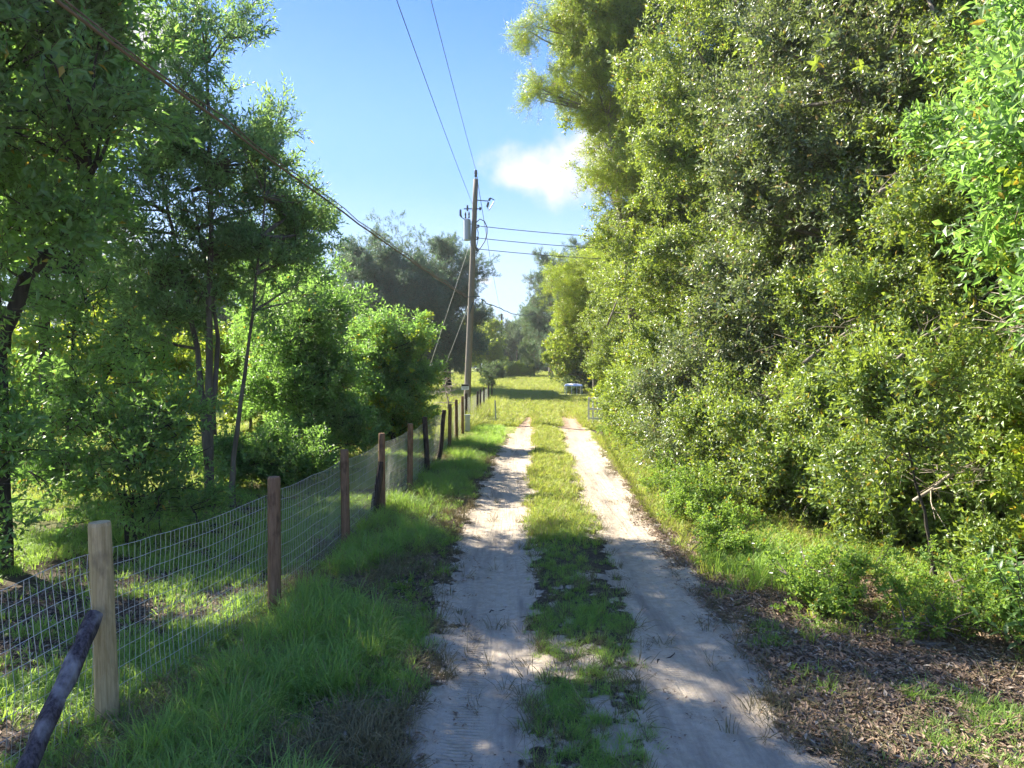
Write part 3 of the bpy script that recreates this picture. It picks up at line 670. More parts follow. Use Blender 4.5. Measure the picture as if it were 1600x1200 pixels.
grow('broadleaf_tree', 'dense glossy leaved tree in the middle of the right hand woods', 'tree', (6.8, 14.6),
     [(6.7, 14.3, 8.2, 2.4, 2.4, 3.0), (6.2, 14, 4.8, 2.0, 2.3, 2.3), (7.4, 14, 11, 2.4, 2.5, 2.4), (6.3, 14, 2.5, 1.8, 2.2, 1.5), (7.2, 11.8, 8.6, 1.8, 1.8, 2.2)], 9000, 'greyleaf', 1.0, stem_r=.16, bark='palebark', clumps=125, clump_r=.5, tone=.5, tvar=.32, shell=.6, extra=(('broad', .10, 1.0, .8),))
grow('crooked_tree', 'crooked pale trunked tree with tangled bare limbs in the right hand woods', 'tree', (8.2, 11.2),
     [(7.9, 11, 6.0, 2.0, 1.8, 2.4), (8.4, 11, 8.6, 2.3, 2.0, 2.4), (7.4, 10.6, 3.4, 1.5, 1.5, 1.4), (8.6, 10, 5.0, 1.6, 1.5, 2)], 8500, 'privet', .95,
     stems=[[(0, -.2, -.1), (-.3, -.7, 2.6), (-.5, -.9, 4.2), (-1.3, -.9, 5.6), (-2.0, -.6, 8)], [(-.3, -.8, 2.8), (.4, -.7, 4.6), (1.1, -.3, 7)]], stem_r=.14, bark='palebark', clumps=80, clump_r=.45, tone=.5, tvar=.3, shell=.45, extra=(('broad', .12, 1.0, .8),))
grow('broadleaf_tree', 'near tree whose glossy crown fills the upper right corner', 'tree', (8.4, 8.0),
     [(7.4, 7.8, 7.4, 1.9, 1.8, 2.0), (7.0, 7.4, 5.0, 1.4, 1.4, 1.2), (8.3, 7.6, 4.0, 1.5, 1.4, 1.7), (7.3, 7.4, 3.0, 1.0, 1.2, 1.0), (7.6, 9.4, 6.4, 1.2, 1.3, 1.8)], 4600, 'laurel', 1.0, stem_r=.15, clumps=90, clump_r=.38, tone=.6, tvar=.27, shell=.5)
grow('overhanging_shrub', 'bright big leaved shrub leaning in at the right frame edge', 'shrub', (6.1, 5.9),
     [(4.9, 5.7, 4.3, .85, .8, .9), (5.1, 5.7, 3.2, .7, .8, .6), (5.6, 5.8, 5.2, .9, .8, .7)], 1500, 'laurel', 1.0, stems=[[(0, 0, -.1), (-.1, 0, 1.8), (-.6, 0, 3.6), (-1.0, 0, 4.6)], [(-.1, 0, 1.8), (-.2, 0, 3.4), (-.4, 0, 5.4)]],
     stem_r=.06, clumps=46, clump_r=.3, tone=.9, tvar=.2, shell=.4, part='foliage', stemname='stem', extra=(('vine', .08, .8, .85),))
# back row that closes the wood
for (x, y, h, blab) in ((11.5, 13, 13, 'behind the crooked pale trunk'), (12.0, 18.5, 15, 'behind the dense glossy tree'), (10.6, 25, 16, 'behind the tall sunlit tree'), (10.5, 33, 16, 'behind the feathery tree'), (11.5, 8, 12, 'beyond the right frame edge shrubs'), (9.8, 41, 13, 'behind the yellow green vine covered tree'), (10.5, 51, 12, 'behind the dark vine mound'), (13.5, 62, 14, 'farthest along, behind the white topped table')):
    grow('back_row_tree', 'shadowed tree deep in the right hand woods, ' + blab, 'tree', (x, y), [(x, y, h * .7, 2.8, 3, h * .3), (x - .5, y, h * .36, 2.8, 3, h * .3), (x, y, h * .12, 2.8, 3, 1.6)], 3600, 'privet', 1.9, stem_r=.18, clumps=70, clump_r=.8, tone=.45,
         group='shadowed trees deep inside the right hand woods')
for (x, y, z, r, rz, n, lab, tn) in ((6.9, 17.3, 4.2, 1.8, 3.4, 7500, 'leafy young tree filling the gap between the tall sunlit tree and the dense glossy tree', .6), (6.4, 24.6, 5.0, 1.9, 4.2, 7500, 'leafy young tree filling the gap between the feathery tree and the tall sunlit tree', .65),
                                  (7.0, 12.3, 3.6, 1.5, 2.8, 7000, 'leafy young tree in front of the crooked pale trunk', .62), (8.6, 9.2, 3.2, 1.5, 2.4, 5500, 'leafy young tree behind the near shrubs at the right', .5), (6.2, 34.5, 5.0, 2.2, 4.4, 6500, 'leafy young tree between the feathery tree and the yellow vines', .7)):
    grow('young_tree', lab, 'tree', (x, y), [(x, y, z, r, r, rz), (x - .4, y - .5, z * .55, r * .9, r, rz * .5), (x + .3, y, z * 1.5, r * .8, r, rz * .5)], int(n * .65), 'privet', 1.1, stem_r=.08, clumps=120, clump_r=.4, tone=tn, tvar=.3, shell=.5)
grow('mimosa_tree', 'feathery leaved mimosa whose fronds reach furthest out over the track at the top', 'tree', (5.0, 27),
     [(3.9, 27, 15.2, 1.8, 2, 2.2), (2.0, 27.5, 15.8, 1.3, .8, .35), (1.7, 27.5, 13.5, 1.0, .8, .25), (1.5, 27.5, 15.7, 1.0, .6, .2), (1.9, 27.4, 15.9, 1.1, .6, .25), (1.9, 27.5, 13.4, .9, .6, .2), (1.4, 27.5, 13.2, .7, .5, .2), (2.6, 27.5, 16.8, 1.0, .8, .4), (3.9, 26.5, 12.0, 1.3, 2, 1.6), (4.3, 26.5, 9.4, 1.0, 1.8, 1.2), (3.0, 40, 7.6, 1.2, 1, .35)][:10], 2100, 'mimosa', 1.15, stem_r=.14, bark='palebark', clumps=70, clump_r=.45, tone=.72, tvar=.25, shell=.3, up=.1)
grow('mimosa_tree', 'low feathery yellow green mimosa bough in front of the grey moss hung trees', 'tree', (4.6, 39),
     [(3.2, 39, 7.3, 1.3, .9, .5), (2.6, 39, 6.6, .9, .8, .3), (4.2, 39, 8.4, 1.2, 1, .6), (4.0, 38.5, 5.8, 1.1, .9, .5)], 420, 'mimosa', 1.2, stem_r=.09, bark='palebark', clumps=34, clump_r=.4, tone=.95, tvar=.15, shell=.3, up=.1)
# understory along the foot of the wood
US = [(6.1, 34.5, 1.5, 2.6, 'leafy shrub behind the weathered white gate', .7, 'vine'),
      (5.7, 27.2, 1.4, 2.8, 'yellow green shrub just before the white gate on the right of the track', .72, 'privet'),
      (4.9, 23.5, 1.4, 2.6, 'rounded sunlit shrub halfway along the right edge of the track', .62, 'privet'),
      (4.8, 19.5, 1.4, 2.9, 'thick glossy shrub below the tall sunlit tree on the right', .5, 'privet'),
      (4.6, 16.0, 1.35, 2.7, 'thick dark leaved shrub in the shade of the dense glossy tree', .5, 'greyleaf'),
      (5.0, 13.0, 1.3, 2.3, 'shrub with tangled brown stems at the middle of the right verge', .62, 'privet'),
      (5.7, 10.8, 1.2, 2.2, 'pale green shrub in front of the crooked pale trunk', .6, 'privet'),
      (6.6, 9.2, 1.1, 2.3, 'shrub under the near tree at the right with brown twigs around it', .75, 'privet'),
      (7.0, 7.4, 1.1, 2.0, 'yellowish shrub at the right frame edge under the overhanging branches', .75, 'vine')]
for (x, y, r, h, lab, tn, k) in US:
    grow('shrub', lab, 'shrub', (x, y), [(x, y, h * .62, r, r * 1.3, h * .42), (x - .35, y - .5, h * .28, r * .9, r * 1.3, h * .26)], int(1500 * r * r / (1.3 if y > 15 else 1.0)), k, .95 if y < 18 else 1.15,
         stems=[[(random.uniform(-.3, .3), random.uniform(-.3, .3), -.05), (random.uniform(-.6, .5), random.uniform(-.5, .5), h * .4), (random.uniform(-1, .8), random.uniform(-.8, .8), h * .95)] for _ in range(8)],
         stem_r=.026, clumps=60, clump_r=.34, tone=tn, tvar=.3, shell=.5, part='foliage', stemname='stem')

# ------------------------------------------------------------------ ground cover
def scatter_ground(name, key, label, cat, cand, dens, scale, tone, tilt=.25, up=None, dz=0.0):
    """cand: (n,2) candidate xy; dens: keep probability per point"""
    k = rng.random(len(cand)) < dens; P = cand[k]; sc = scale[k] if isinstance(scale, np.ndarray) else np.full(len(P), scale)
    z = gh(P[:, 0], P[:, 1]) + dz; D = np.array([0, 0, 1.0]) + rng.normal(0, tilt, (len(P), 3)) * np.array([1, 1, 0])
    tn = tone[k] if isinstance(tone, np.ndarray) else tone
    return scatter(name, key, np.column_stack([P, z]), euler_from_dirs(D), sc * rng.uniform(.7, 1.3, len(P)), np.clip(tn + rng.normal(0, .16, len(P)), 0, 1), None, label, cat)
def cand(n, x0, x1, y0, y1, geo=True):
    y = (y0 ** -.35 + rng.random(n) * (y1 ** -.35 - y0 ** -.35)) ** (-1 / .35) if geo else rng.uniform(y0, y1, n)
    return np.column_stack([rng.uniform(x0, x1, n), y])
def zone(P):
    x, y = P[:, 0], P[:, 1]
    return x, y, sand_mask(x, y), litter_mask(x, y), fbm(x, y, .9, 90), fbm(x, y, 3.1, 95)
DS = lambda y: 1 + np.clip((y - 10) / 45, 0, 1.2)          # tufts stand for wider patches far away
# left verge and behind the fence
P = cand(52000, -3.4, -.3, 2.6, 40); x, y, s, l, n1, n2 = zone(P); e = edge_x('la', y)
d = sstep(0.02, -.45, x - e + (n2 - .5) * .7) * (1 - s) * np.clip(.42 + (n1 - .47) * 3.6, .06, 1)
df = x - np.interp(y, [0, 4.8, 14, 26], [-2.95, -2.77, -2.12, -1.9]); nearf = sstep(.05, .95, np.abs(df + .1) + (n2 - .5) * .8); d = d * (.22 + .78 * nearf)
scatter_ground('grass', 'grass', 'lush green verge grass between the wire fence and the sandy track', 'grass', P, d * .7, DS(y) * (.3 + n1 * .8) * (.55 + .45 * nearf), .45 + (n1 - .5) * .6 + .25 * sstep(16, 24, y))
P = cand(3600, -2.3, -.9, 3, 24); x, y, s, l, n1, n2 = zone(P)
scatter_ground('long_grass', 'longgrass', 'long arching grass clumps at the foot of the fence and along the left verge', 'grass', P, (n1 > .5) * .55 * (x < edge_x('la', y) - .45), .85, .55)
P = cand(60000, -16, -2.6, 3.5, 45); x, y, s, l, n1, n2 = zone(P); lit = sstep(11, 17, y) * sstep(-3, -7, x)  # lit: open area whose grass is coloured as sunlit
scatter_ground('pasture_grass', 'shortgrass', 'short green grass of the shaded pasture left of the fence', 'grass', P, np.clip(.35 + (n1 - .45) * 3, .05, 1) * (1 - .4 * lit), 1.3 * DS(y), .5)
scatter_ground('pale_pasture_grass', 'suntintgrass', 'yellowish sun tinted grass in the open part of the left pasture', 'grass', P, lit * .6, 1.0 * DS(y), .5)
P = cand(16000, -2.7, -.5, 2.6, 22); x, y, s, l, n1, n2 = zone(P)
scatter_ground('verge_straw', 'straw', 'dead straw and seed stalks mixed through the left verge grass', 'straw', P, (1 - s) * np.clip((n2 - .42) * 1.6, 0, .45) * (x < edge_x('la', y)), 1.35, .85, .5)
scatter_ground('verge_clover', 'weed', 'small broad leaved weeds mixed through the left verge grass', 'weeds', P[::3], (((1 - s) * np.clip((.55 - n2) * 4, 0, .8)) * (x < edge_x('la', y) - .1))[::3], .38, .35, .6)
# strip between the ruts
P = cand(42000, -.2, 3.0, 2.6, 44); x, y, s, l, n1, n2 = zone(P)
inn = (x > edge_x('lb', y) - .12) & (x < edge_x('ra', y) + .15)
w_ = np.minimum(x - edge_x('lb', y), edge_x('ra', y) - x)
d = inn * (1 - s * .8) * np.clip(.25 + (n1 - .38) * 3 + w_ * 1.0, .08, 1)
scatter_ground('strip_grass', 'grass', 'green grass of the strip between the two wheel ruts', 'grass', P, d * (.5 * sstep(26, 12, y) + .08), .5, .4 + .3 * sstep(8, 16, y))
scatter_ground('sunny_strip_grass', 'suntintgrass', 'yellow green sunlit grass on the far part of the strip between the ruts', 'grass', P, d * sstep(8, 18, y), 1.0, .6)  # yellower blades on the far strip carry the sunlight in their colour
P = cand(14000, -.9, 2.9, 2.6, 26); x, y, s, l, n1, n2 = zone(P); ed = (s > .15) * (s < .9) + .0
scatter_ground('track_straw', 'straw', 'flattened dry grass wisps along the edges of the wheel ruts', 'grass', P, ed * .45 + .03 * (n1 > .5), 1.15, .4, .5)
# right verge
P = cand(52000, 2.0, 7.5, 2.8, 46); x, y, s, l, n1, n2 = zone(P); rb = edge_x('rb', y)
off = x - rb
weedy = np.clip((n1 - .5) * 5, 0, 1) * sstep(.25, .7, off + (n2 - .5) * .5) * sstep(6.2, 8.5, y + (n1 - .5) * 3)
scatter_ground('verge_weeds', 'weed', 'low leafy weeds between the right wheel rut and the woods', 'weeds', P, (weedy * (.16 + .3 * sstep(9, 14, y)) + .25 * sstep(10, 14, y) * sstep(.2, .7, off)) * (off > .1) * sstep(5.5, 9, y), .62 * (1 + .4 * sstep(12, 30, y)), .55 + .25 * sstep(9, 14, y), .5)
scatter_ground('verge_grass', 'suntintgrass', 'yellow green grass at the foot of the right hand woods', 'grass', P, (off > .12) * (1 - ((y > 25) & (y < 29) & (x > 3.1))) * np.clip(sstep(7, 15, y) * .6 * (.35 + .65 * sstep(6, 13, y)) + weedy * .15, 0, 1) * (1 - s), 1.05 * DS(y), .55)
scatter_ground('verge_short_grass', 'shortgrass', 'small green grass sprouts in the leaf litter at the lower right', 'grass', P, (off > .05) * (y < 10) * np.clip((n2 - .6) * 2.2, 0, .5), .95, .55)
P = cand(60000, 1.8, 8.5, 2.6, 24); x, y, s, l, n1, n2 = zone(P)
scatter_ground('leaf_litter', 'litter', 'brown leaf litter covering the bare ground at the lower right', 'leaf litter', P, l * (1 - s * .9), 1.0, .5, .15)
scatter_ground('twig_litter', 'twiglitter', 'thin dry twigs and needles strewn over the leaf litter at the lower right', 'twigs', P[::5], (l * .8 * (1 - s * .8))[::5], 1.0, .5, .1)
Q = cand(5200, -.9, 2.4, 2.6, 20); qs = sand_mask(Q[:, 0], Q[:, 1])
scatter_ground('track_litter', 'litter', 'scattered dead leaf crumbs lying on the sand of the track', 'leaf litter', Q, qs * np.clip((fbm(Q[:, 0], Q[:, 1], 2.3, 33) - .42) * 1.6, .03, .5), .55, .3, .1)
P = cand(26000, -5.5, -.4, 3.0, 16); x, y, s, l, n1, n2 = zone(P)
scatter_ground('fence_litter', 'litter', 'dead leaves lying along the foot of the wire fence', 'leaf litter', P, (np.clip((.62 - n1) * 4, 0, 1) * .5 + .06 + .5 * np.exp(-((x + 2.3 + .0 * y) / .45) ** 2)) * (1 - s * .9), .9, .4, .15)
# clearing and far field
P = np.concatenate([cand(30000, -1.5, 7, 30, 60, False), cand(42000, -14, 12, 48, 112, False)]); x, y, s, l, n1, n2 = zone(P)
scatter_ground('field_grass', 'suntintgrass', 'sunlit yellow green grass of the clearing where the track ends', 'grass', P, (1 - s) * (.75) * ((x > edge_x('la', y) - 2.6) | (y > 46)) * ~((np.abs(x - 5.15) < 1.6) & (y > 54) & (y < 61)), 1.5 * DS(y) * .8, .55 + (n1 - .5) * .5)
P = cand(11000, -9, -.4, 24, 62, False); x, y, s, l, n1, n2 = zone(P)
scatter_ground('tall_fence_grass', 'tallsuntint', 'tall pale grass around the utility pole and the far fence', 'grass', P, (x < np.interp(y, [24, 33, 45, 62], [-2.3, -1.0, -.3, -1.0])) * np.clip((n1 - .3) * 2.2, 0, 1) * .8, 1.25, .7)

# ------------------------------------------------------------------ fence
posts = [(-2.77, 4.78, 'post_tan', 'tan weathered fence post nearest the camera with a dark log leaning on it', .072),
         (-2.42, 7.12, 'post_brown', 'brown fence post second from the camera, sunlit on top', .064),
         (-2.30, 9.7, 'post_brown', 'smooth brown fence post third from the camera', .058),
         (-2.22, 12.0, 'post_brown', 'fence post fourth from the camera with a black stake leaning against it', .055),
         (-2.10, 14.4, 'post_brown', 'fence post fifth from the camera just past the black leaning stake', .058),
         (-2.05, 16.8, 'post_dark', 'dark fence post sixth from the camera at the edge of the shade', .062),
         (-2.03, 19.2, 'post_dark', 'dark crooked fence post seventh from the camera leaning right', .06),
         (-1.93, 21.7, 'post_brown', 'fence post eighth from the camera beside the pale grass', .055),
         (-1.90, 24.2, 'post_brown', 'fence post ninth from the camera above the tree shadow', .055),
         (-1.88, 26.8, 'post_brown', 'fence post tenth from the camera just before the utility pole', .055),
         (-1.93, 29.6, 'post_dark', 'fence post half hidden at the left foot of the utility pole', .06),
         (-1.72, 34.8, 'post_dark', 'first fence post beyond the utility pole', .06),
         (-1.70, 37.5, 'post_dark', 'second fence post beyond the utility pole', .055),
         (-1.63, 41, 'post_dark', 'third fence post beyond the utility pole', .05),
         (-1.50, 45, 'post_dark', 'fourth fence post beyond the utility pole', .05),
         (-1.40, 49, 'post_dark', 'far fence post buried in tall pale grass', .05)]
for i, (x, y, mt, lab, r) in enumerate(posts):
    z = g1(x, y); mb = MB(); h = 1.38 + random.uniform(-.04, .05); lx = random.uniform(-.02, .03); ly = random.uniform(-.02, .02)
    if i == 6: lx = .20
    if i == 0: lx, h = -.045, 1.40
    N_ = 22 if i < 6 else 10
    path = [(lx * t + (.02 * math.sin(t * 5) if i in (5, 6) else 0), ly * t, -.15 + (h + .15) * t) for t in (0, .15, .3, .45, .6, .75, .9, .985, 1)]
    mb.tube(path, [r * 1.06, r * 1.05, r * 1.03, r * 1.02, r, r, r * .99, r * .98, r * .9], N_, True, .05)
    p = mb.build('fence_post', M[mt], None, (x, y, z), smooth=False); tag(p, lab, 'fence post', 'round wooden posts of the wire fence')
# leaning log and stake
a = Vector((-2.78, 4.66, g1(-2.78, 4.66) + .80)); b = Vector((-2.63, 3.42, g1(-2.6, 3.4) - .05))
mb = MB(); k = 14
mb.tube([a.lerp(b, t / (k - 1)) - a.lerp(b, .5) + Vector((random.uniform(-1, 1), random.uniform(-1, 1), random.uniform(-1, 1))) * .004 for t in range(k)], [.054 + .004 * math.sin(t * 2.3) for t in range(k)], 11, True, .14)
tag(mb.build('leaning_log', M['log'], None, a.lerp(b, .5), smooth=False), 'charred dark log leaning against the nearest fence post', 'log')
mb = MB(); mb.tube([(-.06, -.12, -.1), (-.03, -.08, .3), (.02, -.04, .62), (.05, -.0, .92)], [.075, .07, .06, .045], 9, True, .15)
tag(mb.build('leaning_stake', M['post_dark'], None, (-2.26, 11.85, g1(-2.26, 11.85))), 'short black stake leaning against the fourth fence post', 'stake')

fx = [q[0] for q in posts]; fy = [q[1] for q in posts]
def fence_x(y):
    if y < fy[0]: return fx[0] - .045 * (fy[0] - y) * 3.2
    return float(np.interp(y, fy, fx))
fr = thing('wire_fence', 'galvanised woven wire fence running along the left side of the track', 'fence', (-2.6, 5, 0))
ORG = Vector((-2.6, 5, 0))
ya = 1.6; yb = 47.0
rows = [.06, .19, .32, .45, .58, .71, .84, .96, 1.08, 1.20]
def wpt(y, h):
    nz_ = (vnoise(y, h * 2, .9, 70) - .5) * .07 + (vnoise(y, h, 3.1, 71) - .5) * .018
    sag = -.035 * abs(math.sin(math.pi * ((y - fy[0]) / 2.42)))
    x = fence_x(y) - .066
    return Vector((x + nz_, y, g1(x, y) * .8 + h + sag * (h / 1.2) + (vnoise(y, h * 3, 1.7, 72) - .5) * .025)) - ORG
for h in rows:
    mb = MB(); yy = list(np.geomspace(ya, yb, 110))
    mb.tube([wpt(y, h) for y in yy], [.0021 + .0018 * min(1, y / 30) for y in yy], 4, False); mb.build('line_wire', M['wire'], fr)
yv = ya + .02; cnt = 0; rest = MB()
while yv < yb:
    mb = MB() if cnt < 300 else rest
    o_ = random.uniform(-.012, .012); hs = [.06, .32, .58, .84, 1.08, 1.20]
    mb.tube([wpt(yv + o_ * (i % 2), h) for i, h in enumerate(hs)], .0017 + .0012 * min(1, yv / 25), 3, False)
    if cnt < 300: mb.build('stay_wire', M['wire'], fr)
    cnt += 1; yv += .056 if yv < 16 else .10
rest.build('stay_wire', M['wire'], fr)['kind'] = 'stuff'

# thin stake and pedestal by the pole
mb = MB(); mb.tube([(0, 0, -.1), (-.02, 0, .55), (-.04, 0, 1.05)], [.035, .033, .03], 8, True, .1)
tag(mb.build('marker_stake', M['steel'], None, (-.72, 31.5, g1(-.72, 31.5))), 'thin grey stake standing alone in the grass right of the utility pole', 'stake')
mb = MB(); mb.box((0, 0, .28), (.10, .07, .32)); mb.box((0, 0, .62), (.115, .085, .03)); mb.box((0, -.073, .35), (.06, .006, .12))
tag(mb.build('utility_pedestal', M['steel'], None, (-1.75, 27.6, g1(-1.75, 27.6))), 'small pale grey utility pedestal at the foot of the pole', 'pedestal')

# ------------------------------------------------------------------ utility pole
PX, PY = -2.12, 32.5; PZ = g1(PX, PY); TOP = 11.15; LEAN = .46
up_ = thing('utility_pole', 'tall wooden utility pole carrying a transformer beside the fence', 'utility pole', (PX, PY, PZ))
def pl(z): return Vector((LEAN * z / TOP, 0, z))
mb = MB(); mb.tube([pl(z) for z in np.linspace(-.3, TOP, 14)], [.165 - .055 * i / 13 for i in range(14)], 14, True, .02); mb.build('pole', M['pole'], up_, smooth=True)
mb = MB(); c = pl(TOP); mb.tube([c, c + Vector((0, 0, .12))], .022, 6)
mb.tube([c + Vector((0, 0, z)) for z in (.1, .14, .2, .26, .33, .38, .43)], [.03, .085, .05, .09, .055, .08, .03], 10); mb.build('pin_insulator', M['ceramic'], up_, smooth=True)
mb = MB(); c = pl(TOP - .95); e = c + Vector((.62, -.05, -.06)); mb.tube([c, e], .022, 6); mb.build('bracket_arm', M['cable'], up_)
mb = MB(); mb.tube([e + Vector((.06, 0, .12)), e + Vector((.03, 0, .02))], [.06, .05], 8); mb.tube([e + Vector((.0, 0, -.05)), e + Vector((-.06, 0, -.26))], [.05, .06], 8)
mb.tube([e + Vector((.07, 0, .15)), e + Vector((.27, 0, .05)), e + Vector((.24, 0, -.05)), e + Vector((.02, 0, -.42)), e + Vector((-.06, 0, -.28))], .022, 6); mb.build('fuse_cutout', M['ceramic'], up_)
tz = 8.35
tb = MB(); tc_ = pl(tz) + Vector((-.28, -.02, 0)); tb.tube([tc_ + Vector((0, 0, z)) for z in (0, .03, .9, .95, 1.0)], [.15, .165, .165, .15, .06], 18); tr_ = tb.build('transformer', M['steel'], up_, smooth=False)
mb = MB()
for dx, dz in ((-.08, 0), (.08, .02)):
    mb.tube([tc_ + Vector((dx, 0, z + 1.0 + dz)) for z in (0, .06, .12, .18, .26, .3)], [.03, .05, .03, .05, .03, .015], 8)
mb.build('bushing', M['ceramic'], tr_)
mb = MB(); mb.box(pl(tz + .2) + Vector((-.13, -.05, 0)), (.10, .03, .03)); mb.box(pl(tz + .75) + Vector((-.13, -.05, 0)), (.10, .03, .03)); mb.build('mounting_bracket', M['steel'], tr_)
mb = MB(); a = tc_ + Vector((-.25, 0, 1.05)); mb.tube([tc_ + Vector((-.1, 0, .95)), a], .02, 6); mb.tube([a, a + Vector((-.06, 0, .1)), a + Vector((-.06, 0, .36))], [.03, .055, .045], 8); mb.build('lightning_arrester', M['ceramic'], up_)
mb = MB(); c = pl(tz + 1.45); mb.tube([c + Vector((-.5, 0, 0)), c + Vector((.32, 0, 0))], .025, 6); mb.tube([c + Vector((-.33, 0, -.1)), c + Vector((-.33, 0, .16))], .045, 8); mb.tube([c + Vector((.26, 0, -.06)), c + Vector((.26, 0, .07))], .05, 8); mb.build('small_crossarm', M['ceramic'], up_)
for k, z in enumerate((9.0, 8.45, 7.95)):
    mb = MB(); c = pl(z); mb.tube([c + Vector((.1, 0, .05)), c + Vector((.2, -.03, .06)), c + Vector((.27, -.03, 0)), c + Vector((.2, -.03, -.06)), c + Vector((.1, 0, -.05))], .022, 6); mb.tube([c + Vector((.19, -.03, -.05)), c + Vector((.19, -.03, .05))], .04, 8); mb.build('clevis_insulator', M['ceramic'], up_)
mb = MB(); c = pl(8.6); pts = [(.1, .55), (.3, .72), (.5, .62), (.62, .35), (.62, .05), (.52, -.3), (.32, -.6), (.1, -.85)]
mb.tube([c + Vector((a_, -.06, b_)) for a_, b_ in pts], .022, 6, False); mb.tube([c + Vector((.12, -.06, .4)), c + Vector((.22, -.1, .1)), c + Vector((.2, -.1, -.3)), c + Vector((.12, -.06, -.6))], .016, 6, False); mb.build('drip_loop', M['cable'], up_, smooth=True)
mb = MB(); mb.tube([pl(z) + Vector((-.13 + .003 * z, -.05, 0)) for z in (.1, 3, 6, 9.2)], .012, 5, False); mb.build('ground_wire', M['wire'], up_)
mb = MB(); mb.tube([pl(4.95) + Vector((-.05, -.16, 0)), pl(5.5) + Vector((.10, -.16, 0))], .03, 6); mb.tube([pl(5.75) + Vector((-.2, -.12, 0)), pl(5.75) + Vector((.42, -.12, .02))], .022, 6); mb.tube([pl(5.6) + Vector((.14, -.1, 0)), pl(5.65) + Vector((.24, -.1, .1)), pl(5.1) + Vector((.2, -.1, 0))], .014, 5); mb.build('cable_clamp', M['ceramic'], up_)
# sign on the pole
sg = thing('pole_sign', 'small black and white sign fixed low on the utility pole', 'sign', (PX - .03, PY - .2, PZ + 1.62))
mb = MB(); mb.box((0, 0, 0), (.17, .008, .13)); mb.build('sign_plate', M['white'], sg)
mb = MB(); mb.box((0, -.012, .075), (.165, .004, .05)); mb.build('black_band', M['black'], sg)
mb = MB()
for k in range(7): mb.box((-.12 + .04 * k, -.012, -.035), (.012, .003, .014 + .004 * (k % 3)))
for k in range(5): mb.box((-.09 + .045 * k, -.012, -.085), (.015, .003, .010))
mb.build('lettering', M['black'], sg)

# ------------------------------------------------------------------ wires
def wire(name, label, pts, r, mat='cable', sag=0.0, n=26, group=None, cat='cable', wob=0.0):
    pts = [Vector(p) for p in pts]; path = []
    for i in range(len(pts) - 1):
        for j in range(n):
            t = j / n; p = pts[i].lerp(pts[i + 1], t); p.z -= sag * 4 * t * (1 - t)
            if wob: p += Vector((vnoise(p.y, 1, 1.1, 81) - .5, 0, vnoise(p.y, 1, .9, 80) - .5)) * wob
            path.append(p)
    path.append(pts[-1]); o = path[0].copy(); mb = MB(); mb.tube([p - o for p in path], r, 6)
    return tag(mb.build(name, M[mat], None, o, smooth=True), label, cat, group)
W0 = Vector((PX, PY, PZ))
top = W0 + pl(TOP) + Vector((0, 0, .43))
wire('power_line', 'thin power line running from the pole top towards the camera', [top, (-2.6, -38, 12.6)], .009, sag=1.15, cat='power line')
wire('power_line', 'thin neutral line running below the pole top wire towards the camera', [W0 + pl(TOP - 1.1) + Vector((-.12, 0, 0)), (-3.2, -38, 11.5)], .009, sag=1.2, cat='power line')
wire('telephone_cable', 'thick brown lashed cable crossing the upper left of the view', [W0 + pl(5.75) + Vector((-.2, -.12, 0)), (-3.92, 6.0, 5.66), (-7.4, -45, 6.9)], .017, 'browncable', sag=.12, wob=.035)
wire('telephone_cable', 'thinner strand twisted around the thick brown cable', [W0 + pl(5.85) + Vector((-.2, -.12, 0)), (-3.90, 6.0, 5.71), (-7.38, -45, 6.95)], .009, 'browncable', sag=.13, wob=.09)
for k, z in enumerate((9.0, 8.45, 7.95)):
    wire('service_wire', ('top', 'middle', 'lowest')[k] + ' of the three service wires running right from the pole into the trees', [W0 + pl(z) + Vector((.3, -.03, 0)), (13, 37.5 + k * .2, z + .35)], .016, sag=.25, cat='wire')
FP = [(-1.85, 126, 'tall thin pole standing in the far field against the sky', 10.6, False), (-4.6, 101, 'distant pole with a crossarm above the trees behind the utility pole', 8.7, True), (.75, 104, 'short dark pole at the edge of the far wood', 3.6, False)]
for (x, y, lab, h, arm) in FP:
    z = g1(x, y); t = thing('distant_pole', lab, 'utility pole', (x, y, z)); mb = MB(); mb.tube([(0, 0, -.2), (0, 0, h)], [.19, .14], 8); mb.build('pole', M['darkbark'], t)
    if arm: mb = MB(); mb.box((0, -.2, h - .2), (.95, .06, .07)); mb.build('crossarm', M['bark'], t)
wire('far_line', 'thin wire from the pole top to the tall thin pole in the far field', [top, (-1.85, 126, g1(-1.85, 126) + 10.5)], .016, sag=.8, cat='power line')
wire('far_line', 'lower thin wire running on beyond the pole to the distant crossarm pole', [W0 + pl(9.6), (-4.6, 101, g1(-4.6, 101) + 8.6)], .014, sag=.5, cat='power line')
wire('far_cable', 'sagging cable leading right from the middle of the pole towards the far trees', [W0 + pl(5.75) + Vector((.42, -.1, 0)), (1.9, 62, 7.3), (9.0, 100, 8.5)], .024, sag=.45, wob=.2)
wire('guy_wire', 'upper guy wire slanting down left from the transformer', [W0 + pl(8.4) + Vector((-.1, 0, 0)), (-5.0, 35.5, g1(-5, 35.5))], .012, 'wire', cat='guy wire')
wire('guy_wire', 'lower guy wire slanting down left from the middle of the pole', [W0 + pl(5.4) + Vector((-.1, 0, 0)), (-4.3, 34.6, g1(-4.3, 34.6))], .012, 'wire', cat='guy wire')
wire('fallen_wire', 'thin dark wire lying across the grass near the end of the track', [(x_, y_, g1(x_, y_) + z_) for x_, y_, z_ in ((1.6, 47, .03), (2.6, 42, .06), (3.6, 37.5, .05), (4.4, 35.5, .04))], .018, cat='wire', n=8)

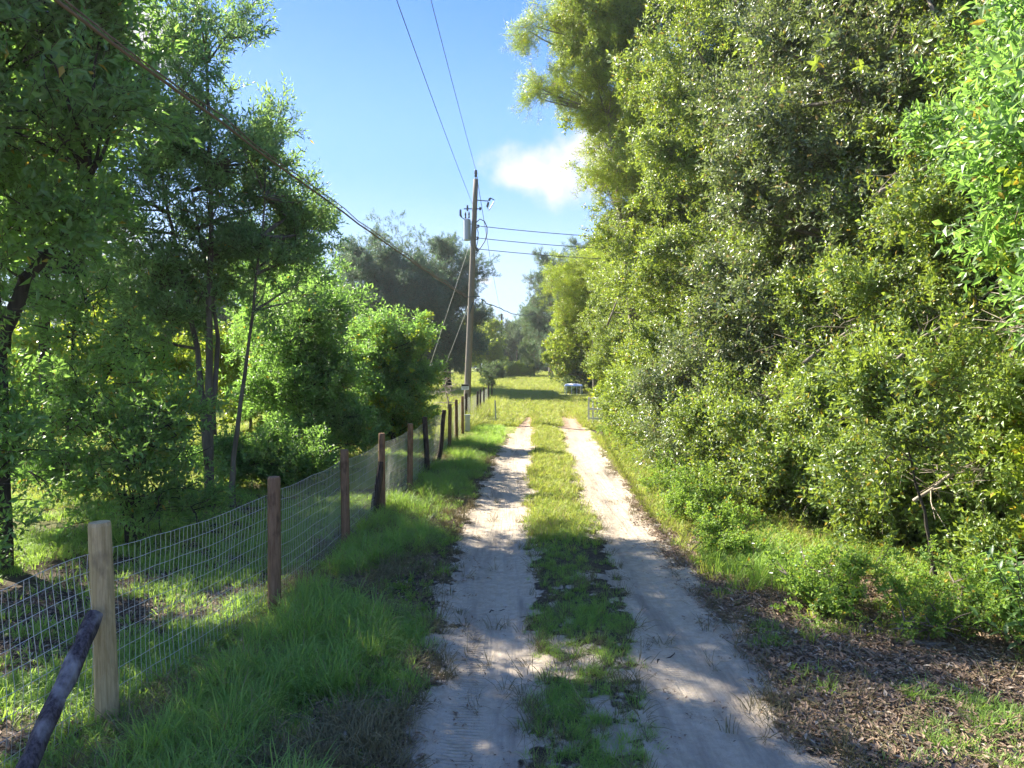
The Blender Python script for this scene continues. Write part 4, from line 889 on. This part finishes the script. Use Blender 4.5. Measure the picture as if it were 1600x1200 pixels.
# ------------------------------------------------------------------ things at the end of the track
t = thing('table', 'white topped folding table standing in the shade under the vines', 'table', (5.15, 59, g1(5.15, 59)), R(6))
mb = MB(); mb.box((0, 0, .80), (.72, .4, .022)); mb.build('tabletop', M['white'], t)
for sx in (-.66, -.22, .22, .66):
    for sy in (-.34, .34):
        if abs(sx) < .5 and sy > 0: continue
        mb = MB(); mb.tube([(sx, sy, -.02), (sx, sy, .78)], .022, 6); mb.build('leg', M['white'], t)
sh_V = []; nx = 24; ny = 10
for j in range(ny):
    for i in range(nx):
        u = i / (nx - 1) * 2 - 1; v = j / (ny - 1) * 2 - 1; z = .05 + .14 * vnoise(u * 2.2, v * 1.5, 1.3, 50) * (1 - .6 * abs(u)); sh_V.append((u * .74, v * .42, z if max(abs(u), abs(v)) < .98 else -.05))
me = mesh_np('plastic_sheet', sh_V, np.array([(j * nx + i, j * nx + i + 1, (j + 1) * nx + i + 1, (j + 1) * nx + i) for j in range(ny - 1) for i in range(nx - 1)]), [M['cloth']], True)
tag(link('plastic_sheet', me, None, (5.15, 59, g1(5.15, 59) + .83)), 'crumpled bluish white sheet lying on the table', 'sheet')
t = thing('wooden_gate', 'weathered white slatted gate half buried in the right hand shrubs', 'gate', (3.78, 31, g1(3.78, 31)), R(-8))
for z in (.16, .30, .72, 1.16):
    mb = MB(); mb.box((.35, 0, z), (.78, .018, .045)); mb.build('rail', M['boards'], t)
for k in range(9):
    mb = MB(); mb.box((-.40 + k * .19, .04, .64), (.04, .012, .60)); mb.build('slat', M['boards'], t)

# ------------------------------------------------------------------ small near plants, branches and twigs
def branchy(name, label, cat, base, segs, r, mat, twigs=6, tl=.5):
    """crooked dead branch: a main run with side twigs"""
    z = g1(base[0], base[1]); mb = MB(); pts = [Vector(p) for p in segs]; path = []
    for i in range(len(pts) - 1):
        for q in range(3): path.append(pts[i].lerp(pts[i + 1], q / 3) + Vector(unit(1)[0]) * .02)
    path.append(pts[-1]); mb.tube(path, [r * (1 - .8 * i / (len(path) - 1)) for i in range(len(path))], 7)
    for t_ in range(twigs):
        i = random.randrange(1, len(path)); d = Vector(unit(1)[0]); d.z *= .5; e = path[i] + d * tl * random.uniform(.4, 1)
        mb.tube(curve_path(path[i], e, 4, .15), [r * .35, r * .28, r * .2, r * .08], 4)
        e2 = e + Vector(unit(1)[0]) * tl * .4; mb.tube([path[i].lerp(e, .6), e2], [r * .18, r * .06], 4)
    return tag(mb.build(name, M[mat], None, (base[0], base[1], z), smooth=True), label, cat)
branchy('dead_branch', 'bleached broken branch jutting from the middle of the right shrubs', 'branch', (4.2, 11.3), [(0, 0, 1.15), (.35, 0, 1.3), (.8, .1, 1.35), (1.5, .3, 1.3)], .045, 'deadwood', 6, .5)
branchy('dead_branch', 'spray of bare pale twigs hanging at the right frame edge', 'branch', (6.0, 7.6), [(.3, 0, 3.5), (-.1, -.1, 3.3), (-.5, -.2, 2.9)], .03, 'deadwood', 26, .9)
branchy('dead_branch', 'tangle of brown vine stems in the lower right shrubs', 'branch', (5.3, 8.2), [(-.6, 0, .9), (0, .1, 1.3), (.5, .1, 1.2), (1.2, 0, 1.6)], .022, 'deadwood', 34, .9)
branchy('dead_branch', 'dry brush heap under the shrubs at the lower right', 'branch', (5.4, 7.3), [(-.5, 0, .2), (0, .1, .4), (.6, .1, .3), (1.2, 0, .5)], .02, 'deadwood', 40, .7)
branchy('dead_branch', 'long bare limb slanting through the woods below the crooked tree', 'branch', (6.2, 10.2), [(-1.2, -.3, 2.2), (-.5, -.3, 2.9), (.3, -.2, 3.3), (1.2, 0, 4.2)], .03, 'palebark', 14, .8)
branchy('dead_branch', 'brown stems showing in the dark hollow of the right shrubs', 'branch', (4.4, 12.2), [(-.3, 0, .3), (0, .1, 1.0), (.2, .1, 1.5), (.3, 0, 2.2)], .022, 'deadwood', 30, .7)
branchy('brush_pile', 'grey leafless brush standing left of the utility pole', 'brush', (-3.2, 34.5), [(0, 0, 0), (.1, .1, .8), (-.1, .1, 1.6), (.1, 0, 2.3)], .05, 'deadwood', 46, 1.0)
branchy('dark_snag', 'dark leaning vine wrapped snag beside the far fence', 'snag', (-2.0, 68), [(-.6, 0, -.2), (-.2, 0, .9), (.3, .1, 1.7), (.45, 0, 2.1)], .12, 'darkbark', 30, .6)
grow('bush', 'dark tangled vine heap around the leaning snag beside the far fence', 'bush', (-2.4, 67), [(-2.4, 67, .7, .6, .6, .6), (-2.0, 67, 1.3, .35, .4, .5)], 420, 'pine', .8, stem_r=.04, clumps=14, clump_r=.25, tone=.15, part='foliage', stemname='stem')
grow('sapling', 'thin leaning sapling with a dark bare stem at the lower right', 'sapling', (4.75, 7.85), [(4.2, 7.6, 1.75, .4, .45, .4), (4.3, 7.7, 2.3, .4, .4, .4)], 330, 'privet', .9,
     stems=[[(0, 0, -.05), (-.06, 0, .5), (-.3, -.1, 1.2), (-.5, -.1, 2.1)]], stem_r=.028, bark='darkbark', clumps=16, clump_r=.25, tone=.55)
wl = [(3.25, 7.3, .42, 'bushy green weed with small white flowers beside the leaf litter'), (2.75, 9.0, .35, 'low green weed patch near the sand, farther than the flowering weed'),
      (2.95, 11.2, .5, 'large leafy weed clump on the right verge beside the rut'), (3.2, 14.0, .45, 'yellow green weed clump on the right verge halfway to the shade'),
      (4.25, 6.6, .42, 'glossy leaved seedling cluster at the edge of the right shrubs'), (3.75, 6.3, .22, 'small sprout cluster in the leaf litter at the lower right'),
      (4.9, 6.3, .4, 'broad leaved weed cluster near the right frame edge')]
for (x, y, r, lab) in wl:
    grow('weed_plant', lab, 'weed', (x, y), [(x, y, r * .7, r, r, r * .6)], int(900 * r * r) + 60, 'weed', .8 if r > .3 else .6, stems=[[(0, 0, -.02), (0, 0, r)]], stem_r=.012, clumps=16, clump_r=.16, tone=.6, part='foliage', stemname='stem', up=.8, zmin=.0)
# long grass clump on the verge
P = np.column_stack([rng.normal(3.15, .28, 120), rng.normal(8.5, .35, 120)])
scatter('grass_clump', 'longgrass', np.column_stack([P, gh(P[:, 0], P[:, 1])]), euler_from_dirs(np.array([0, 0, 1.0]) + rng.normal(0, .15, (120, 3))), rng.uniform(.8, 1.2, 120), np.full(120, .8), None, 'arching pale green grass clump on the right verge beside the flowering weed', 'grass')
# white flowers
for i in range(16):
    a_ = random.uniform(0, 6.28); rr = random.uniform(.05, .55); x = 3.1 + math.cos(a_) * rr; y = 7.75 + math.sin(a_) * rr * 1.4; h = random.uniform(.30, .5); z = g1(x, y)
    t = thing('wild_flower', 'tiny white flower on a thin stem above the green weed on the right verge', 'flower', (x, y, z), 0, 'tiny white wild flowers at the right verge')
    mb = MB(); mb.tube([(0, 0, 0), (.01, .01, h * .6), (0, 0, h)], .0025, 4); mb.build('stem', M['twig'], t)
    mb = MB()
    for k in range(5):
        b_ = k * 1.2566; d = Vector((math.cos(b_), math.sin(b_), .15)); s_ = Vector((-d.y, d.x, 0)) * .008
        mb.add([Vector((0, 0, h)), Vector((0, 0, h)) + d * .012 - s_, Vector((0, 0, h)) + d * .022, Vector((0, 0, h)) + d * .012 + s_], [(0, 1, 2, 3)])
    mb.build('bloom', M['petal'], t)
# near broad-leaf shrub: every leaf its own piece
t = thing('broad_leaved_shrub', 'glossy broad leaved shrub with big separate leaves at the lower right frame edge', 'shrub', (4.55, 5.9, g1(4.55, 5.9)))
lm = []
for k in range(5):
    V, Fc, LV = [], [], []
    # 10 cm leaf with midrib fold and 6 segments
    L = .115; Wd = .04; us = [0, .18, .4, .62, .84, 1]; ws = [.05, .7, 1, .85, .45, .0]
    for u, w in zip(us, ws):
        zc = -.25 * L * u * u * (1 + .2 * k)
        for s_ in (-1, 0, 1): V.append((s_ * Wd / 2 * w, 0, 0)); V[-1] = (V[-1][0], u * L, zc + (abs(s_) * .2 * Wd * w))
    for i in range(5):
        for j in range(2): b = i * 3 + j; Fc += [(b, b + 1, b + 4, b + 3)]
    me = mesh_np('leaf', V, Fc, [M['laurel']], True); at = me.attributes.new('lv', 'FLOAT', 'POINT'); at.data.foreach_set('value', np.full(len(V), .3 + .17 * k, np.float32)); lm.append(me)
mb = MB(); cnt = 0
for s_ in range(15):
    a_ = random.uniform(0, 6.28); rr = random.uniform(.2, .6); tip = Vector((math.cos(a_) * rr - .05, math.sin(a_) * rr * .8, random.uniform(.35, 1.05))); pth = curve_path((random.uniform(-.1, .1), random.uniform(-.1, .1), -.02), tip, 6, .12)
    mb.tube(pth, [.009, .008, .006, .005, .004, .002], 5)
    for i in range(18):
        if cnt >= 270: break
        f = .3 + .7 * i / 17; q = f * 5; j = min(4, int(q)); p = pth[j].lerp(pth[j + 1], q - j); ax = (pth[5] - pth[3]).normalized()
        xx, yy_, zz = frame_from(ax, i * 2.4); d = (xx * .9 + zz * random.uniform(.3, .9) + Vector((0, 0, .1))).normalized()
        sd = d.cross(Vector((0, 0, 1))).normalized(); up2 = sd.cross(d)
        o = bpy.data.objects.new('leaf', lm[random.randrange(5)]); C.objects.link(o); o.parent = t
        o.matrix_local = Matrix.Translation(p) @ Matrix((sd, d, up2)).transposed().to_4x4() @ Matrix.Rotation(random.uniform(-.6, .6), 4, 'Y') @ Matrix.Scale(random.uniform(.65, 1.1), 4); cnt += 1
mb.build('stem', M['twig'], t)
for i, (b_, sg_, lab_) in enumerate((((5.4, 17.5), [(-.6, -.3, 3.6), (0, 0, 5.0), (.2, 0, 6.4), (.9, .2, 8.2)], 'long bare grey limb climbing through the dense glossy tree'), ((5.2, 20.0), [(-.9, -.2, 5.2), (0, 0, 6.0), (1, .2, 6.2), (2, .2, 7.4)], 'bare limb crossing the front of the tall sunlit tree'),
        ((6.4, 11.2), [(-.8, -.4, 5.2), (0, -.3, 5.6), (.7, -.3, 5.4), (1.6, -.2, 6.2)], 'grey bare twigs hanging high in front of the crooked tree'), ((5.4, 12.0), [(-.6, -.4, 2.6), (.2, -.4, 3.2), (1.0, -.2, 3.5), (1.8, .1, 4.4)], 'pale bare stems crossing above the shrub with tangled stems'),
        ((3.9, 25), [(-.5, 0, 4.0), (0, 0, 5.4), (.2, 0, 7.0), (-.6, 0, 9.0)], 'dark vine stem hanging down the front of the feathery tree'), ((7.1, 9.0), [(-.9, -.2, 2.6), (-.2, -.2, 3.6), (.5, -.1, 4.4), (1.2, 0, 5.6)], 'pale slanting limb near the right frame edge'))):
    branchy('dead_branch', lab_, 'branch', b_, sg_, .035, 'palebark' if i % 2 else 'deadwood', 26, 1.1)
# twigs and sticks on the sand and litter
TW = [((2.65, 4.35), .75, .016, 'forked grey stick lying at the edge of the sand bottom right', 1.9), ((2.9, 5.6), .6, .014, 'long bleached stick in the leaf litter', .3), ((3.7, 6.2), .4, .03, 'short thick dark log piece in the litter by the shrubs', .1),
      ((1.35, 6.1), .35, .008, 'thin forked twig on the sand between the ruts', .9), ((-.15, 7.3), .2, .006, 'tiny twig in the left rut', .6), ((.75, 7.4), .22, .012, 'small dark stick in the grass strip', .2), ((2.35, 5.2), .5, .009, 'thin dark twig at the edge of the right rut', -.2)]
for (xy, L, r, lab, an) in TW:
    d = Vector((math.cos(an), math.sin(an), 0)); mb = MB(); pth = [d * (L * (q / 5 - .5)) + Vector((0, 0, r * .8 + .012 * math.sin(q * 2.1))) + Vector((-d.y, d.x, 0)) * .03 * math.sin(q * 1.3) for q in range(6)]
    mb.tube(pth, [r, r * .95, r * .85, r * .7, r * .55, r * .3], 7, True, .15)
    if L > .3: mb.tube([pth[2], pth[2] + d * .12 + Vector((-d.y, d.x, .1)) * .14], [r * .5, r * .2], 5)
    tag(mb.build('twig', M['bark'] if r > .012 else M['darkbark'], None, (xy[0], xy[1], g1(*xy)), smooth=True), lab, 'twig')

# ------------------------------------------------------------------ air
mb = MB(); mb.box((0, 60, 14), (90, 130, 17)); hz = mb.build('haze', NM('haze_air').mat); hz['kind'] = 'stuff'
ht = hz.data.materials[0].node_tree; pv = ht.nodes.new('ShaderNodeVolumePrincipled'); pv.inputs['Color'].default_value = (.93, .96, 1, 1)
pv.inputs['Density'].default_value = .0004; pv.inputs['Anisotropy'].default_value = .35
ht.links.new(pv.outputs[0], [n for n in ht.nodes if n.type == 'OUTPUT_MATERIAL'][0].inputs['Volume'])
cy.volume_bounces = 0
